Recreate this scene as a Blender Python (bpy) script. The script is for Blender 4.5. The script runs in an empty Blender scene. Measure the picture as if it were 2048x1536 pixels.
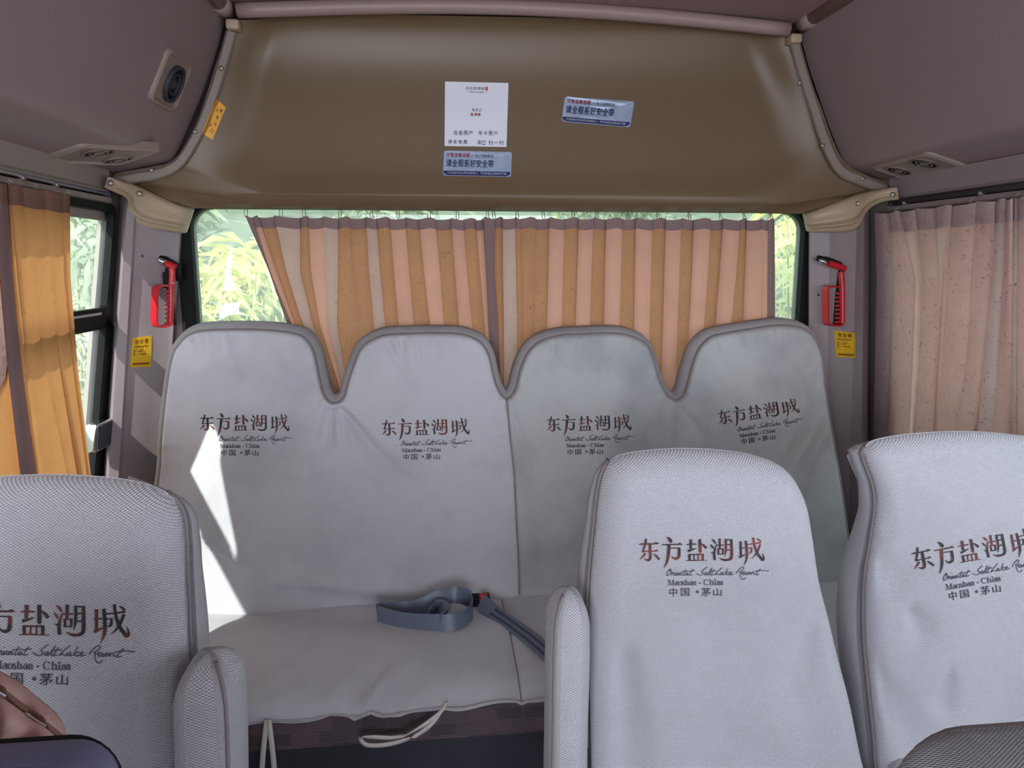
import bpy, bmesh, math, random
import numpy as np
from mathutils import Vector
from mathutils.bvhtree import BVHTree

random.seed(7)
C = bpy.context.scene
COL = C.collection

# ------------------------------------------------------------------ camera
FPX = 1480.0
YAW, PIT, CZ = math.radians(6.1), math.radians(9.3), 1.30
FW = Vector((math.sin(YAW)*math.cos(PIT), math.cos(YAW)*math.cos(PIT), -math.sin(PIT)))
RT = Vector((math.cos(YAW), -math.sin(YAW), 0))
UP = RT.cross(FW)
cam = bpy.data.cameras.new('camera')
cam.sensor_fit = 'HORIZONTAL'; cam.sensor_width = 36.0
cam.lens = 36.0*FPX/2048.0
cam.clip_start = 0.02
camo = bpy.data.objects.new('camera', cam); COL.objects.link(camo)
camo.location = (0, 0, CZ)
camo.rotation_euler = (math.pi/2 - PIT, 0, -YAW)
C.camera = camo

# ------------------------------------------------------------------ world, sun, daylight, exposure
W = bpy.data.worlds.new('sky'); C.world = W; W.use_nodes = True
wn = W.node_tree.nodes; wn['Background'].inputs['Color'].default_value = (0.80, 0.90, 1.0, 1)
wn['Background'].inputs['Strength'].default_value = 2.2
sun = bpy.data.lights.new('sun', 'SUN'); sun.energy = 7.0; sun.angle = math.radians(0.6); sun.color = (1.0, 0.96, 0.88)
suno = bpy.data.objects.new('sun', sun); COL.objects.link(suno)
SUN_D = Vector((0.42, 1.0, -0.80)).normalized()
suno.rotation_euler = SUN_D.to_track_quat('-Z', 'Y').to_euler()

def area(name, loc, target, sx, sy, power, color):
    l = bpy.data.lights.new(name, 'AREA'); l.shape = 'RECTANGLE'; l.size = sx; l.size_y = sy
    l.energy = power; l.color = color
    o = bpy.data.objects.new(name, l); COL.objects.link(o); o.location = loc
    o.rotation_euler = (Vector(target)-Vector(loc)).to_track_quat('-Z', 'Y').to_euler()
    return o
area('windshield_daylight', (0.23, -2.15, 1.30), (0.23, 2.0, 0.9), 1.7, 0.9, 27, (0.87, 0.91, 1.0))
area('left_window_daylight', (-0.86, -0.75, 1.10), (-0.1, 0.8, 0.9), 1.3, 0.6, 27, (0.87, 0.91, 1.0))
area('right_window_daylight', (1.38, 0.35, 1.08), (0.0, 1.0, 1.05), 1.0, 0.6, 5, (0.87, 0.91, 1.0))
C.view_settings.view_transform = 'Standard'
C.view_settings.look = 'None'
C.view_settings.gamma = 1.0
C.view_settings.use_curve_mapping = False
C.view_settings.exposure = 0.18

# ------------------------------------------------------------------ projection helpers
CAM = Vector((0, 0, CZ))
def ray(x, y):
    return FW + RT*((x-1024)/FPX) + UP*((768-y)/FPX)
def at(x, y, pl):
    n = Vector(pl[:3]); d = ray(x, y)
    t = (pl[3]-n.dot(CAM))/n.dot(d)
    return CAM + d*t
def PY(y): return (0, 1, 0, y)
def PX(x): return (1, 0, 0, x)
def PZ(z): return (0, 0, 1, z)
XL, XR, FLL, FLR = -0.80, 1.27, 0.16, 0.13
def PL(off=0): return (1, 0, -FLL, XL - FLL*1.45 + off)          # left wall plane, off > 0 towards the aisle
def PR(off=0): return (1, 0, FLR, XR + FLR*1.45 - off)
def xl(z, off=0): return XL - FLL*(1.45-z) + off
def xr(z, off=0): return XR + FLR*(1.45-z) - off

# ------------------------------------------------------------------ materials
MATS = {}
def srgb(r, g, b):
    f = lambda c: (c/12.92 if c <= 0.04045 else ((c+0.055)/1.055)**2.4)
    return (f(r/255), f(g/255), f(b/255), 1)
class NT:
    def __init__(s, m): s.t = m.node_tree; s.n = s.t.nodes; s.l = s.t.links
    def new(s, ty, **kw):
        n = s.n.new(ty)
        for k, v in kw.items():
            if k in n.inputs: n.inputs[k].default_value = v
            else: setattr(n, k, v)
        return n
    def link(s, a, b): s.l.new(a, b)
def base_mat(name, col, rough=0.6, metal=0.0, spec=0.5):
    m = bpy.data.materials.new(name); m.use_nodes = True
    b = m.node_tree.nodes['Principled BSDF']
    b.inputs['Base Color'].default_value = col; b.inputs['Roughness'].default_value = rough
    b.inputs['Metallic'].default_value = metal
    b.inputs['Specular IOR Level'].default_value = spec
    MATS[name] = m
    return m
def plastic(name, col, rough=0.55, var=0.06, scale=9, bump=0.03, bscale=350, metal=0.0, spec=0.5):
    m = base_mat(name, col, rough, metal, spec); t = NT(m); b = t.n['Principled BSDF']
    tc = t.new('ShaderNodeTexCoord')
    no = t.new('ShaderNodeTexNoise', Scale=scale, Detail=4.0)
    t.link(tc.outputs['Object'], no.inputs['Vector'])
    mx = t.new('ShaderNodeMixRGB'); mx.blend_type = 'MIX'
    mx.inputs[1].default_value = tuple(c*(1-var*2) for c in col[:3])+(1,)
    mx.inputs[2].default_value = tuple(min(1, c*(1+var*2)) for c in col[:3])+(1,)
    t.link(no.outputs['Fac'], mx.inputs[0]); t.link(mx.outputs[0], b.inputs['Base Color'])
    if bump:
        n2 = t.new('ShaderNodeTexNoise', Scale=bscale, Detail=2.0); t.link(tc.outputs['Object'], n2.inputs['Vector'])
        bp = t.new('ShaderNodeBump', Strength=bump*4, Distance=0.002)
        t.link(n2.outputs['Fac'], bp.inputs['Height']); t.link(bp.outputs[0], b.inputs['Normal'])
    return m
def weave(name, col, col2, pitch=0.005, strength=0.5, stain=0.25, row=0.62):
    """air-mesh seat cover: staggered raised dots"""
    m = base_mat(name, col, 0.85, 0, 0.2); t = NT(m); b = t.n['Principled BSDF']
    b.inputs['Sheen Weight'].default_value = 0.15
    uv = t.new('ShaderNodeUVMap')
    sep = t.new('ShaderNodeSeparateXYZ'); t.link(uv.outputs[0], sep.inputs[0])
    def mth(op, a, bb=None):
        n = t.new('ShaderNodeMath', operation=op)
        for i, v in enumerate((a, bb)):
            if v is None: continue
            if isinstance(v, (int, float)): n.inputs[i].default_value = v
            else: t.link(v, n.inputs[i])
        return n.outputs[0]
    k = math.pi/pitch
    sx = mth('SINE', mth('MULTIPLY', sep.outputs[0], k)); sy = mth('SINE', mth('MULTIPLY', sep.outputs[1], k/row))
    cx = mth('COSINE', mth('MULTIPLY', sep.outputs[0], k)); cy = mth('COSINE', mth('MULTIPLY', sep.outputs[1], k/row))
    a = mth('ABSOLUTE', mth('MULTIPLY', sx, sy)); c = mth('ABSOLUTE', mth('MULTIPLY', cx, cy))
    h = mth('MAXIMUM', a, c)
    bp = t.new('ShaderNodeBump', Strength=strength, Distance=pitch*0.30)
    t.link(h, bp.inputs['Height']); t.link(bp.outputs[0], b.inputs['Normal'])
    tc = t.new('ShaderNodeTexCoord')
    no = t.new('ShaderNodeTexNoise', Scale=5.0, Detail=6.0, Roughness=0.6); t.link(tc.outputs['Object'], no.inputs['Vector'])
    cr = t.new('ShaderNodeValToRGB'); cr.color_ramp.elements[0].position = 0.30; cr.color_ramp.elements[1].position = 0.55
    cr.color_ramp.elements[0].color = (1-stain, 1-stain, 1-stain*0.95, 1); cr.color_ramp.elements[1].color = (1, 1, 1, 1)
    t.link(no.outputs['Fac'], cr.inputs[0])
    mx = t.new('ShaderNodeMixRGB'); mx.inputs[1].default_value = col2; mx.inputs[2].default_value = col
    t.link(mth('POWER', h, 0.8), mx.inputs[0])
    m2 = t.new('ShaderNodeMixRGB', blend_type='MULTIPLY'); m2.inputs[0].default_value = 1.0
    t.link(mx.outputs[0], m2.inputs[1]); t.link(cr.outputs[0], m2.inputs[2])
    t.link(m2.outputs[0], b.inputs['Base Color'])
    return m
def cloth(name, col, trans, tcol=None, pattern=0.0, pcol=None, pscale=26):
    """curtain cloth: part diffuse, part see-through glow, woven vine figure"""
    m = bpy.data.materials.new(name); m.use_nodes = True; MATS[name] = m
    t = NT(m); t.n.remove(t.n['Principled BSDF'])
    out = t.n['Material Output']
    d = t.new('ShaderNodeBsdfDiffuse'); tr = t.new('ShaderNodeBsdfTranslucent'); mix = t.new('ShaderNodeMixShader')
    mix.inputs[0].default_value = trans
    tcol = tcol or col
    tc = t.new('ShaderNodeTexCoord')
    for sh, c in ((d, col), (tr, tcol)):
        no = t.new('ShaderNodeTexNoise', Scale=14.0, Detail=5.0); t.link(tc.outputs['Object'], no.inputs['Vector'])
        v = t.new('ShaderNodeMixRGB'); v.inputs[1].default_value = tuple(x*0.86 for x in c[:3])+(1,); v.inputs[2].default_value = tuple(min(1, x*1.10) for x in c[:3])+(1,)
        t.link(no.outputs['Fac'], v.inputs[0])
        last = v.outputs[0]
        if pattern:
            wv = t.new('ShaderNodeTexNoise', Scale=pscale*0.55, Detail=1.0, Distortion=1.6)
            t.link(tc.outputs['Object'], wv.inputs['Vector'])
            r = t.new('ShaderNodeValToRGB'); e = r.color_ramp.elements
            e[0].position = 0.485; e[0].color = (0, 0, 0, 1); e[1].position = 0.50; e[1].color = (1, 1, 1, 1)
            x = r.color_ramp.elements.new(0.515); x.color = (0, 0, 0, 1)
            t.link(wv.outputs['Fac'], r.inputs[0])
            nb = t.new('ShaderNodeTexNoise', Scale=pscale*1.3, Detail=0.0); t.link(tc.outputs['Object'], nb.inputs['Vector'])
            r2 = t.new('ShaderNodeValToRGB'); r2.color_ramp.elements[0].position = 0.47; r2.color_ramp.elements[1].position = 0.53
            t.link(nb.outputs['Fac'], r2.inputs[0])
            mu = t.new('ShaderNodeMath', operation='MULTIPLY'); t.link(r.outputs[0], mu.inputs[0]); t.link(r2.outputs[0], mu.inputs[1])
            mu2 = t.new('ShaderNodeMath', operation='MULTIPLY'); t.link(mu.outputs[0], mu2.inputs[0]); mu2.inputs[1].default_value = pattern
            pm = t.new('ShaderNodeMixRGB'); t.link(mu2.outputs[0], pm.inputs[0]); t.link(last, pm.inputs[1]); pm.inputs[2].default_value = pcol
            last = pm.outputs[0]
        t.link(last, sh.inputs['Color'])
    fn = t.new('ShaderNodeTexNoise', Scale=420.0, Detail=2.0); t.link(tc.outputs['Object'], fn.inputs['Vector'])
    bp = t.new('ShaderNodeBump', Strength=0.15, Distance=0.001); t.link(fn.outputs['Fac'], bp.inputs['Height'])
    t.link(bp.outputs[0], d.inputs['Normal'])
    t.link(d.outputs[0], mix.inputs[1]); t.link(tr.outputs[0], mix.inputs[2]); t.link(mix.outputs[0], out.inputs['Surface'])
    return m
def glass_mat(name, haze, tint):
    m = bpy.data.materials.new(name); m.use_nodes = True; MATS[name] = m
    t = NT(m); t.n.remove(t.n['Principled BSDF']); out = t.n['Material Output']
    tp = t.new('ShaderNodeBsdfTransparent'); tp.inputs['Color'].default_value = tint
    di = t.new('ShaderNodeBsdfTranslucent'); di.inputs['Color'].default_value = (0.93, 0.96, 0.94, 1)
    gl = t.new('ShaderNodeBsdfGlossy'); gl.inputs['Roughness'].default_value = 0.02
    tc = t.new('ShaderNodeTexCoord'); no = t.new('ShaderNodeTexNoise', Scale=6.0, Detail=5.0); t.link(tc.outputs['Object'], no.inputs['Vector'])
    mr = t.new('ShaderNodeMapRange'); mr.inputs['To Min'].default_value = haze*0.6; mr.inputs['To Max'].default_value = haze*1.4
    t.link(no.outputs['Fac'], mr.inputs['Value'])
    a = t.new('ShaderNodeMixShader'); t.link(mr.outputs[0], a.inputs[0]); t.link(tp.outputs[0], a.inputs[1]); t.link(di.outputs[0], a.inputs[2])
    b = t.new('ShaderNodeMixShader'); b.inputs[0].default_value = 0.04; t.link(a.outputs[0], b.inputs[1]); t.link(gl.outputs[0], b.inputs[2])
    t.link(b.outputs[0], out.inputs['Surface'])
    return m

M_COVER = weave('seat_cover_mesh', srgb(204, 203, 209), srgb(146, 145, 157), 0.0056, 0.85, 0.10)
M_COVER_N = weave('seat_cover_mesh_near', srgb(212, 210, 216), srgb(140, 139, 151), 0.0062, 1.0, 0.10)
M_COVER_F = weave('bench_cover_mesh', srgb(216, 215, 221), srgb(162, 161, 173), 0.0046, 0.6, 0.16)
M_COVER_D = weave('bench_cover_mesh_worn', srgb(192, 193, 194), srgb(166, 167, 171), 0.0046, 0.35, 0.28)
M_COVER_SHADE = weave('seat_cover_mesh_shaded', srgb(150, 150, 155), srgb(96, 96, 104), 0.0040, 0.8, 0.15)  # same cover mesh, darkened in colour for the shaded seat top
M_PIPE = plastic('grey_piping', srgb(132, 124, 124), 0.8)
M_GUSSET = weave('bench_cover_gusset', srgb(180, 176, 178), srgb(146, 144, 150), 0.0040, 0.5, 0.25)
M_PANEL = plastic('tan_panel', srgb(106, 86, 63), 0.42, 0.04, 5, 0.02, 500)
M_FLANGE = plastic('flange_trim', srgb(130, 116, 106), 0.5, 0.04)
M_DUCT = plastic('duct_vinyl', srgb(144, 124, 126), 0.55, 0.04, 6, 0.05, 420)
M_CEIL = plastic('ceiling_vinyl', srgb(150, 124, 122), 0.6, 0.04, 6, 0.04)
M_BEAD = plastic('ceiling_bead', srgb(152, 128, 124), 0.45, 0.03)
M_CAP = plastic('corner_cap_plastic', srgb(172, 150, 126), 0.42, 0.04, 6)
M_VENT = plastic('vent_plastic', srgb(146, 128, 120), 0.45, 0.04, 6)
M_PILLAR = plastic('pillar_plastic', srgb(142, 128, 132), 0.5, 0.05, 5)
M_WALL = plastic('wall_vinyl', srgb(146, 134, 126), 0.55, 0.05, 5)
M_BLACK = plastic('black_rubber', srgb(14, 14, 16), 0.7, 0.1, spec=0.25)
M_DARK = plastic('dark_plastic', srgb(52, 52, 62), 0.55, 0.1, 12)
M_FLOOR = plastic('floor_vinyl', srgb(74, 72, 78), 0.6, 0.1)
M_ALU = plastic('aluminium', srgb(190, 190, 205), 0.35, 0.03, 9, 0.0, metal=0.8)
M_CHROME = plastic('chrome', srgb(215, 215, 218), 0.12, 0.02, 9, 0.0, metal=1.0)
M_SCREW = plastic('screw_metal', srgb(150, 140, 130), 0.35, 0.05, 40, 0.0, metal=0.6)
M_RED = plastic('red_plastic', srgb(186, 26, 40), 0.32, 0.05, 30, 0.0)
M_NAVYVINYL = plastic('dark_blue_vinyl', srgb(92, 92, 122), 0.5, 0.06, 8, 0.05)
M_BELT = plastic('belt_webbing', srgb(104, 112, 132), 0.36, 0.1, 60, 0.05)
M_BELT2 = plastic('belt_stripe', srgb(58, 66, 92), 0.5, 0.1, 60, 0.05)
M_CORD = plastic('white_cord', srgb(206, 200, 196), 0.8, 0.05)
M_WHITE = plastic('white_sign', srgb(226, 228, 240), 0.4, 0.02, 9, 0.0)
M_INK = plastic('black_ink', srgb(26, 22, 26), 0.6, 0.05, 40, 0.0)
M_REDINK = plastic('red_ink', srgb(176, 28, 36), 0.5, 0.05, 40, 0.0)
M_NAVY = plastic('navy_ink', srgb(20, 30, 92), 0.45, 0.05, 40, 0.0)
M_WINK = plastic('white_ink', srgb(225, 228, 240), 0.5, 0.03, 40, 0.0)
M_GREEN = plastic('green_ink', srgb(40, 110, 84), 0.5, 0.03, 40, 0.0)
M_GREYINK = plastic('grey_thread', srgb(74, 70, 84), 0.8, 0.1, 90, 0.0)
M_FOIL = plastic('silver_foil', srgb(168, 182, 208), 0.28, 0.12, 26, 0.03, 40, metal=0.35)
M_YELLOW = plastic('yellow_foil', srgb(222, 172, 40), 0.30, 0.10, 30, 0.04, 60, metal=0.25)
M_ORANGEST = plastic('orange_sticker', srgb(226, 160, 40), 0.5, 0.06, 30, 0.0)
M_BROWNINK = plastic('brown_ink', srgb(120, 62, 12), 0.5, 0.05, 40, 0.0)

def brush_mat():
    m = base_mat('brush_lettering', srgb(40, 22, 24), 0.6); t = NT(m); b = t.n['Principled BSDF']
    tc = t.new('ShaderNodeTexCoord'); no = t.new('ShaderNodeTexNoise', Scale=38.0, Detail=2.0); t.link(tc.outputs['Object'], no.inputs['Vector'])
    r = t.new('ShaderNodeValToRGB'); r.color_ramp.elements[0].position = 0.44; r.color_ramp.elements[0].color = srgb(28, 18, 22)
    r.color_ramp.elements[1].position = 0.74; r.color_ramp.elements[1].color = srgb(120, 42, 26)
    t.link(no.outputs['Fac'], r.inputs[0]); t.link(r.outputs[0], b.inputs['Base Color'])
    return m
M_BRUSH = brush_mat()
def upholstery():
    m = base_mat('purple_check_upholstery', srgb(100, 84, 90), 0.9); t = NT(m); b = t.n['Principled BSDF']
    tc = t.new('ShaderNodeTexCoord')
    br = t.new('ShaderNodeTexBrick', Scale=9.0); br.inputs['Color1'].default_value = srgb(112, 92, 100); br.inputs['Color2'].default_value = srgb(78, 68, 74)
    br.inputs['Mortar'].default_value = srgb(96, 82, 86); br.inputs['Mortar Size'].default_value = 0.012
    mp = t.new('ShaderNodeMapping'); mp.inputs['Rotation'].default_value = (math.pi/2, 0, 0)
    t.link(tc.outputs['Object'], mp.inputs['Vector']); t.link(mp.outputs[0], br.inputs['Vector']); t.link(br.outputs['Color'], b.inputs['Base Color'])
    wv = t.new('ShaderNodeTexWave', Scale=60.0); wv.bands_direction = 'Z'; t.link(tc.outputs['Object'], wv.inputs['Vector'])
    bp = t.new('ShaderNodeBump', Strength=0.5, Distance=0.002); t.link(wv.outputs['Fac'], bp.inputs['Height']); t.link(bp.outputs[0], b.inputs['Normal'])
    return m
M_UPH = upholstery()
M_CPINK = cloth('curtain_pink', srgb(220, 166, 150), 0.46, srgb(232, 174, 152))
M_CORANGE = cloth('curtain_orange', srgb(194, 140, 104), 0.42, srgb(194, 140, 110), 0.6, srgb(130, 80, 46), 72)
M_CPALE = cloth('curtain_pale', srgb(208, 178, 170), 0.40, srgb(214, 176, 160), 0.5, srgb(150, 110, 96), 60)
M_CMAUVE = cloth('curtain_mauve', srgb(142, 118, 118), 0.16, srgb(150, 116, 108))
M_CHEAD = cloth('curtain_header_brown', srgb(142, 108, 96), 0.25, srgb(160, 100, 70))
M_CAMBER = cloth('curtain_amber', srgb(206, 148, 98), 0.36, srgb(208, 146, 92), 0.4, srgb(150, 96, 50), 50)
M_CROSE = cloth('curtain_rose', srgb(204, 168, 160), 0.22, srgb(210, 168, 154), 0.75, srgb(128, 92, 86), 52)
M_CROSE2 = cloth('curtain_rose_mauve', srgb(190, 168, 168), 0.25, srgb(196, 160, 150), 0.9, srgb(112, 84, 84), 46)
M_GLASSL = glass_mat('clear_glass', 0.06, (0.93, 0.97, 0.96, 1))
M_GLASS = glass_mat('hazy_glass', 0.20, (0.92, 0.97, 0.94, 1))

# ------------------------------------------------------------------ object helpers
WV = {}          # world vertices and faces of every mesh built
def root_loc(p):
    while p.parent: p = p.parent
    return Vector(p.location)
def tag(o, label=None, cat=None, group=None, kind=None):
    if label: o['label'] = label
    if cat: o['category'] = cat
    if group: o['group'] = group
    if kind: o['kind'] = kind
    return o
def thing(name, label, cat, loc, group=None):
    o = bpy.data.objects.new(name, None); o.empty_display_size = 0.05; COL.objects.link(o)
    o.location = loc
    return tag(o, label, cat, group)
def mk(name, verts, faces, mat, parent=None, smooth=True, uvs=None, midx=None, label=None):
    verts = [Vector(v) for v in verts]
    if parent is not None: org = root_loc(parent)
    else:
        org = Vector((0, 0, 0))
    me = bpy.data.meshes.new(name)
    me.from_pydata([tuple(v-org) for v in verts], [], [tuple(f) for f in faces])
    mats = mat if isinstance(mat, (list, tuple)) else [mat]
    for m in mats: me.materials.append(m)
    if midx is not None: me.polygons.foreach_set('material_index', midx)
    me.polygons.foreach_set('use_smooth', [smooth]*len(me.polygons))
    if uvs is not None:
        ul = me.uv_layers.new(name='UVMap')
        li = np.empty(len(me.loops), dtype=np.int32); me.loops.foreach_get('vertex_index', li)
        ua = np.asarray(uvs, dtype=np.float32)[li]
        ul.data.foreach_set('uv', ua.ravel())
    me.update()
    o = bpy.data.objects.new(name, me); COL.objects.link(o)
    if parent is not None: o.parent = parent
    if label: o['label'] = label
    WV[o] = (verts, faces)
    return o
def bvh(*objs):
    vs, fs = [], []
    for o in objs:
        b = len(vs); vs += WV[o][0]; fs += [tuple(i+b for i in f) for f in WV[o][1]]
    return BVHTree.FromPolygons(vs, fs)
class MB:
    def __init__(s): s.v = []; s.f = []
    def add(s, v, f):
        b = len(s.v); s.v += [Vector(p) for p in v]; s.f += [tuple(i+b for i in q) for q in f]; return s
    def box(s, a, b):
        x0, y0, z0 = a; x1, y1, z1 = b
        return s.add([(x0,y0,z0),(x1,y0,z0),(x1,y1,z0),(x0,y1,z0),(x0,y0,z1),(x1,y0,z1),(x1,y1,z1),(x0,y1,z1)],
                     [(0,3,2,1),(4,5,6,7),(0,1,5,4),(1,2,6,5),(2,3,7,6),(3,0,4,7)])
    def hexa(s, p):      # eight corners, 0-3 one face, 4-7 the other
        return s.add(p, [(0,3,2,1),(4,5,6,7),(0,1,5,4),(1,2,6,5),(2,3,7,6),(3,0,4,7)])
    def rbox(s, a, b, r, seg=3):
        bm = bmesh.new(); bmesh.ops.create_cube(bm, size=1.0)
        for v in bm.verts:
            v.co = Vector(((a[i]+b[i])/2 + v.co[i]*(b[i]-a[i]) for i in range(3)))
        bmesh.ops.bevel(bm, geom=bm.edges[:], offset=r, segments=seg, affect='EDGES', profile=0.5)
        bm.verts.index_update()
        s.add([v.co.copy() for v in bm.verts], [[v.index for v in f.verts] for f in bm.faces]); bm.free(); return s
    def tube(s, pts, r, n=8, caps=True, closed=False):
        pts = [Vector(p) for p in pts]; m = len(pts); vs = []; fs = []
        rr = r if isinstance(r, (list, tuple)) else [r]*m
        prev = None
        for i, p in enumerate(pts):
            if closed: t = (pts[(i+1) % m]-pts[i-1])
            else: t = pts[min(i+1, m-1)]-pts[max(i-1, 0)]
            t.normalize()
            if prev is None: u = t.orthogonal().normalized()
            else:
                u = prev - t*prev.dot(t)
                u = u.normalized() if u.length > 1e-6 else t.orthogonal().normalized()
            prev = u; w = t.cross(u)
            for k in range(n):
                a = 2*math.pi*k/n
                vs.append(p + (u*math.cos(a)+w*math.sin(a))*rr[i])
        last = m if closed else m-1
        for i in range(last):
            j = (i+1) % m
            for k in range(n):
                k2 = (k+1) % n
                fs.append((i*n+k, i*n+k2, j*n+k2, j*n+k))
        if caps and not closed:
            fs.append(tuple(range(n-1, -1, -1))); fs.append(tuple((m-1)*n+k for k in range(n)))
        return s.add(vs, fs)
    def ribbon(s, pts, wdir, w, th=0.002):
        """flat strap along pts; wdir: one Vector or a list"""
        pts = [Vector(p) for p in pts]; m = len(pts); vs = []; fs = []
        for i, p in enumerate(pts):
            wd = Vector(wdir[i] if isinstance(wdir, list) else wdir)
            t = (pts[min(i+1, m-1)]-pts[max(i-1, 0)]).normalized()
            wd = (wd - t*wd.dot(t)).normalized(); nn = t.cross(wd).normalized()
            for a, b in ((-1,-1),(1,-1),(1,1),(-1,1)):
                vs.append(p + wd*(w/2*a) + nn*(th/2*b))
        for i in range(m-1):
            for k in range(4):
                k2 = (k+1) % 4
                fs.append((i*4+k, i*4+k2, i*4+4+k2, i*4+4+k))
        fs.append((3,2,1,0)); fs.append(tuple((m-1)*4+k for k in range(4)))
        return s.add(vs, fs)
    def disc_ring(s, c, u, v, n, r0, r1, h, seg=24):
        """annulus of height h about axis n"""
        vs = []; fs = []
        for k in range(seg):
            a = 2*math.pi*k/seg; d = u*math.cos(a)+v*math.sin(a)
            vs += [c+d*r0, c+d*r1, c+d*r1+n*h, c+d*r0+n*h]
        for k in range(seg):
            j = (k+1) % seg
            for q in range(4):
                q2 = (q+1) % 4
                fs.append((k*4+q, j*4+q, j*4+q2, k*4+q2))
        return s.add(vs, fs)
    def dome(s, c, u, v, n, r, h, seg=12, rings=4):
        vs = []; fs = []
        for i in range(rings):
            a = math.pi/2*i/rings
            for k in range(seg):
                b = 2*math.pi*k/seg
                vs.append(c + (u*math.cos(b)+v*math.sin(b))*r*math.cos(a) + n*h*math.sin(a))
        vs.append(c+n*h)
        for i in range(rings-1):
            for k in range(seg):
                k2 = (k+1) % seg
                fs.append((i*seg+k, i*seg+k2, (i+1)*seg+k2, (i+1)*seg+k))
        for k in range(seg): fs.append(((rings-1)*seg+k, (rings-1)*seg+(k+1) % seg, len(vs)-1))
        return s.add(vs, fs)
    def obj(s, name, mat, parent=None, smooth=False, label=None, uv=None):
        uvs = None
        if uv: uvs = [uv(v) for v in s.v]
        return mk(name, s.v, s.f, mat, parent, smooth, uvs, None, label)
def autosmooth(o, ang=40):
    me = o.data
    me.polygons.foreach_set('use_smooth', [True]*len(me.polygons))
    bm = bmesh.new(); bm.from_mesh(me)
    for e in bm.edges:
        e.smooth = not (len(e.link_faces) == 2 and e.calc_face_angle(0) > math.radians(ang))
    bm.to_mesh(me); bm.free()
    return o
def catmull(pts, sub=8):
    P = [np.array(p, float) for p in pts]; out = []
    for i in range(len(P)-1):
        p0 = P[max(i-1, 0)]; p1 = P[i]; p2 = P[i+1]; p3 = P[min(i+2, len(P)-1)]
        for k in range(sub):
            t = k/sub
            out.append(0.5*((2*p1)+(-p0+p2)*t+(2*p0-5*p1+4*p2-p3)*t*t+(-p0+3*p1-3*p2+p3)*t**3))
    out.append(P[-1]); return np.array(out)
def resample(pts, ts):
    pts = np.asarray(pts, float)
    d = np.r_[0, np.cumsum(np.linalg.norm(np.diff(pts, axis=0), axis=1))]; d /= d[-1]
    return np.stack([np.interp(ts, d, pts[:, k]) for k in range(pts.shape[1])], axis=1)
def grid_faces(nu, nv, base=0, flip=False):
    f = []
    for j in range(nv-1):
        for i in range(nu-1):
            q = (base+j*nu+i, base+j*nu+i+1, base+(j+1)*nu+i+1, base+(j+1)*nu+i)
            f.append(q[::-1] if flip else q)
    return f
def sm(a, b, x):
    t = np.clip((x-a)/(b-a), 0, 1); return t*t*(3-2*t)

# ------------------------------------------------------------------ printed lettering (strokes and type)
# 2-D template of the resort lettering; x to the right, y downwards
BR = [
 # east
 [(118,204,6),(160,200,20),(340,198,16),(392,196,5)], [(330,196,18),(355,186,22),(392,197,5)],
 [(218,128,26),(205,190,34),(188,250,30),(166,306,26)], [(160,302,24),(230,300,14),(350,298,16)], [(335,298,18),(358,286,22),(384,300,5)],
 [(268,208,40),(270,300,42),(272,370,42),(258,412,38),(222,418,24),(188,396,6)], [(206,328,34),(168,372,22),(126,416,4)], [(316,334,6),(352,364,30),(398,414,26)],
 # square
 [(500,102,5),(530,130,40),(552,164,48),(556,188,20)], [(425,212,5),(470,210,16),(640,208,18),(712,212,5)], [(655,205,18),(680,198,22),(712,212,5)],
 [(530,212,46),(520,330,44),(505,420,38),(478,490,22),(455,534,4)], [(545,258,12),(668,258,16)],
 [(665,252,36),(666,320,40),(658,380,40),(620,404,32),(584,392,20),(560,362,4)],
 # salt
 [(826,142,40),(824,272,34)], [(758,212,5),(800,208,16),(890,206,16),(905,216,5)], [(784,300,34),(830,288,26),(905,262,8)],
 [(948,138,38),(952,300,40),(945,322,10)], [(962,196,8),(1000,222,28),(1038,264,34)],
 [(805,340,34),(808,428,32)], [(790,348,16),(1000,346,18)], [(868,350,18),(868,428,18)], [(925,350,18),(925,428,18)], [(986,342,34),(986,428,34)], [(755,432,8),(900,428,14),(1048,432,6)],
 # lake
 [(1112,140,5),(1140,164,28),(1166,200,22)], [(1090,212,5),(1112,236,26),(1134,268,18)], [(1178,204,6),(1160,260,22),(1144,330,32),(1150,426,36)], [(1098,322,4),(1128,332,20)],
 [(1166,226,14),(1276,222,16)], [(1220,132,34),(1220,272,30)], [(1200,270,28),(1202,352,26)], [(1196,274,14),(1268,274,14)], [(1262,268,26),(1262,346,24)], [(1200,346,14),(1268,344,14)],
 [(1302,140,30),(1304,270,32),(1296,340,20),(1284,384,4)], [(1298,152,16),(1390,150,16)], [(1378,142,34),(1382,340,38),(1372,402,38),(1330,424,30),(1270,424,28),(1214,396,6)], [(1310,218,16),(1374,216,16)], [(1310,292,16),(1374,290,16)],
 # city
 [(1505,172,34),(1508,372,30)], [(1480,268,8),(1560,262,16)], [(1484,392,34),(1520,376,24),(1580,346,8)],
 [(1576,166,34),(1588,290,36),(1588,390,34),(1572,450,20),(1548,502,4)], [(1592,216,14),(1700,206,16),(1784,190,22)], [(1590,264,10),(1660,262,12)], [(1652,258,24),(1648,320,24),(1614,344,5)],
 [(1676,122,30),(1696,240,30),(1734,340,34),(1776,400,36),(1804,428,34),(1820,400,26),(1802,334,4)], [(1772,216,28),(1736,310,26),(1694,372,16),(1650,414,4)], [(1722,136,5),(1756,156,24),(1784,178,16)],
]
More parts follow.
